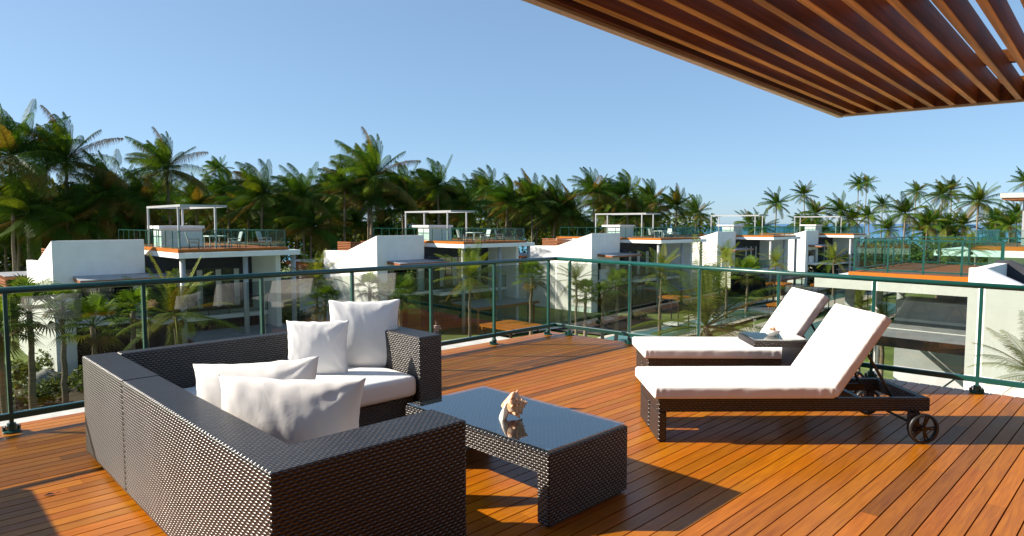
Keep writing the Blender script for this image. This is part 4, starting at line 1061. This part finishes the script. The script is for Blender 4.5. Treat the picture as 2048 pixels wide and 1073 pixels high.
# shrubs
def leaf_clump(seed, n, rad, ls, cols):
    rr = random.Random(seed); m = MB(); blobs = [(Vector((rr.uniform(-.55, .55), rr.uniform(-.55, .55), rr.uniform(-.1, .45))) * rad, rr.uniform(.35, .6) * rad) for _ in range(6)]
    for k in range(n):
        c, q = rr.choice(blobs); d = Vector((rr.gauss(0, 1), rr.gauss(0, 1), rr.gauss(0, 1))).normalized(); p = c + d * q * rr.uniform(.55, 1.05) 
        a = Vector((rr.gauss(0, 1), rr.gauss(0, 1), rr.gauss(0, .6))).normalized(); b = a.cross((d + Vector((0, 0, .5)) + Vector((rr.gauss(0, .4), rr.gauss(0, .4), 0))).normalized())
        if b.length < .1: continue
        b.normalize(); l = ls * rr.uniform(.7, 1.3); tn = rr.choice(cols); f_ = rr.uniform(.75, 1.25)
        m.add([p - a * l * .5, p + b * l * .28, p + a * l * .5, p - b * l * .28], [(0, 1, 2, 3)], 0, tuple(x * f_ for x in tn))
    return m
BG = [(.06, .10, .012), (.09, .13, .018), (.04, .07, .012), (.14, .16, .03)]
SM = [mesh_of(leaf_clump(500 + k, 420, 1.0, .20, BG), 'leaves', X['bush']) for k in range(4)]
def shrub(x, y, s, lb, grp, z=None):
    o = bpy.data.objects.new('shrub', rp_.choice(SM)); C.objects.link(o); o.location = (x, y, (GZ if z is None else z) + s * .45); o.scale = (s, s, s * .8); o.rotation_euler.z = rp_.uniform(0, 6)
    tag(o, lb, 'shrub', grp)
for k in range(44):
    a, b = [((-60, 835), (160, 800)), ((160, 800), (430, 738)), ((430, 738), (640, 700))][k % 3]; t = rp_.random()
    q = P(a[0] + (b[0] - a[0]) * t, a[1] + (b[1] - a[1]) * t - rp_.uniform(-10, 70), GZ)
    shrub(q.x, q.y, rp_.uniform(.6, 1.5), 'leafy green shrub in the shaded bed below the left villas', 'shrubs in the left garden bed')
for k in range(16):
    px = rp_.uniform(1150, 1290); q = P(px, 655 - (px - 1150) * .12 + rp_.uniform(-8, 8), GZ)
    shrub(q.x, q.y, rp_.uniform(.4, .7), 'small bright shrub in the bed before the middle villa', 'shrubs before the middle villa')
for k in range(14):
    px = rp_.uniform(1300, 1720); q = P(px, rp_.uniform(560, 600), GZ)
    shrub(q.x, q.y, rp_.uniform(.5, .9), 'round shrub on the lawn beside the long pool', 'shrubs beside the long pool')
# the low thicket that closes the wood behind the villas reads as one mass
rt = random.Random(31); m = MB()
for k in range(640):
    px = rt.uniform(-650, 1420); base = 50 + max(0, px + 120) / 1540 * 55
    Y = base + rt.uniform(8, 34); x = at(px, Y); s = rt.uniform(1.8, 3.4); zc = GZ + s * .6 + rt.uniform(0, 1) ** .8 * (10.0 if px < 300 else 8.0 if px < 560 else 6.8 if px < 1050 else 7.5)
    rr = rt; cols = rt.choice([[(.03, .055, .01), (.05, .08, .012)], [(.06, .10, .014), (.09, .12, .018)], [(.10, .13, .02), (.05, .08, .012)]])
    for j in range(150):
        d = Vector((rr.gauss(0, 1), rr.gauss(0, 1), rr.gauss(0, 1))).normalized(); p = Vector((x, Y, zc)) + Vector((d.x * s, d.y * s, d.z * s * .8)) * rr.uniform(.6, 1.05)
        if p.z < GZ: continue
        a = Vector((rr.gauss(0, 1), rr.gauss(0, 1), rr.gauss(0, .7))).normalized(); b = a.cross(d)
        if b.length < .1: continue
        b.normalize(); l = rr.uniform(.4, .8); tn = rr.choice(cols); f_ = rr.uniform(.7, 1.3)
        m.add([p - a * l * .5, p + b * l * .3, p + a * l * .5, p - b * l * .3], [(0, 1, 2, 3)], 0, tuple(c * f_ for c in tn))
for k in range(220):                        # beach scrub on the right
    px = rt.uniform(1480, 2100); Y = rt.uniform(92, 128); x = at(px, Y); s = rt.uniform(1.2, 2.4); zc = GZ + s * .5 + rt.uniform(0, 3.4)
    for j in range(110):
        rr = rt; d = Vector((rr.gauss(0, 1), rr.gauss(0, 1), rr.gauss(0, 1))).normalized(); p = Vector((x, Y, zc)) + d * s * rr.uniform(.6, 1.05)
        a = Vector((rr.gauss(0, 1), rr.gauss(0, 1), rr.gauss(0, .7))).normalized(); b = a.cross(d)
        if b.length < .1: continue
        b.normalize(); l = rr.uniform(.4, .8); tn = rr.choice(BG); f_ = rr.uniform(.7, 1.3)
        m.add([p - a * l * .5, p + b * l * .3, p + a * l * .5, p - b * l * .3], [(0, 1, 2, 3)], 0, tuple(c * f_ for c in tn))
o = m.build('undergrowth', X['bush']); o['kind'] = 'stuff'; o['label'] = 'dense leafy thicket filling the wood below the palm crowns'; o['category'] = 'undergrowth'
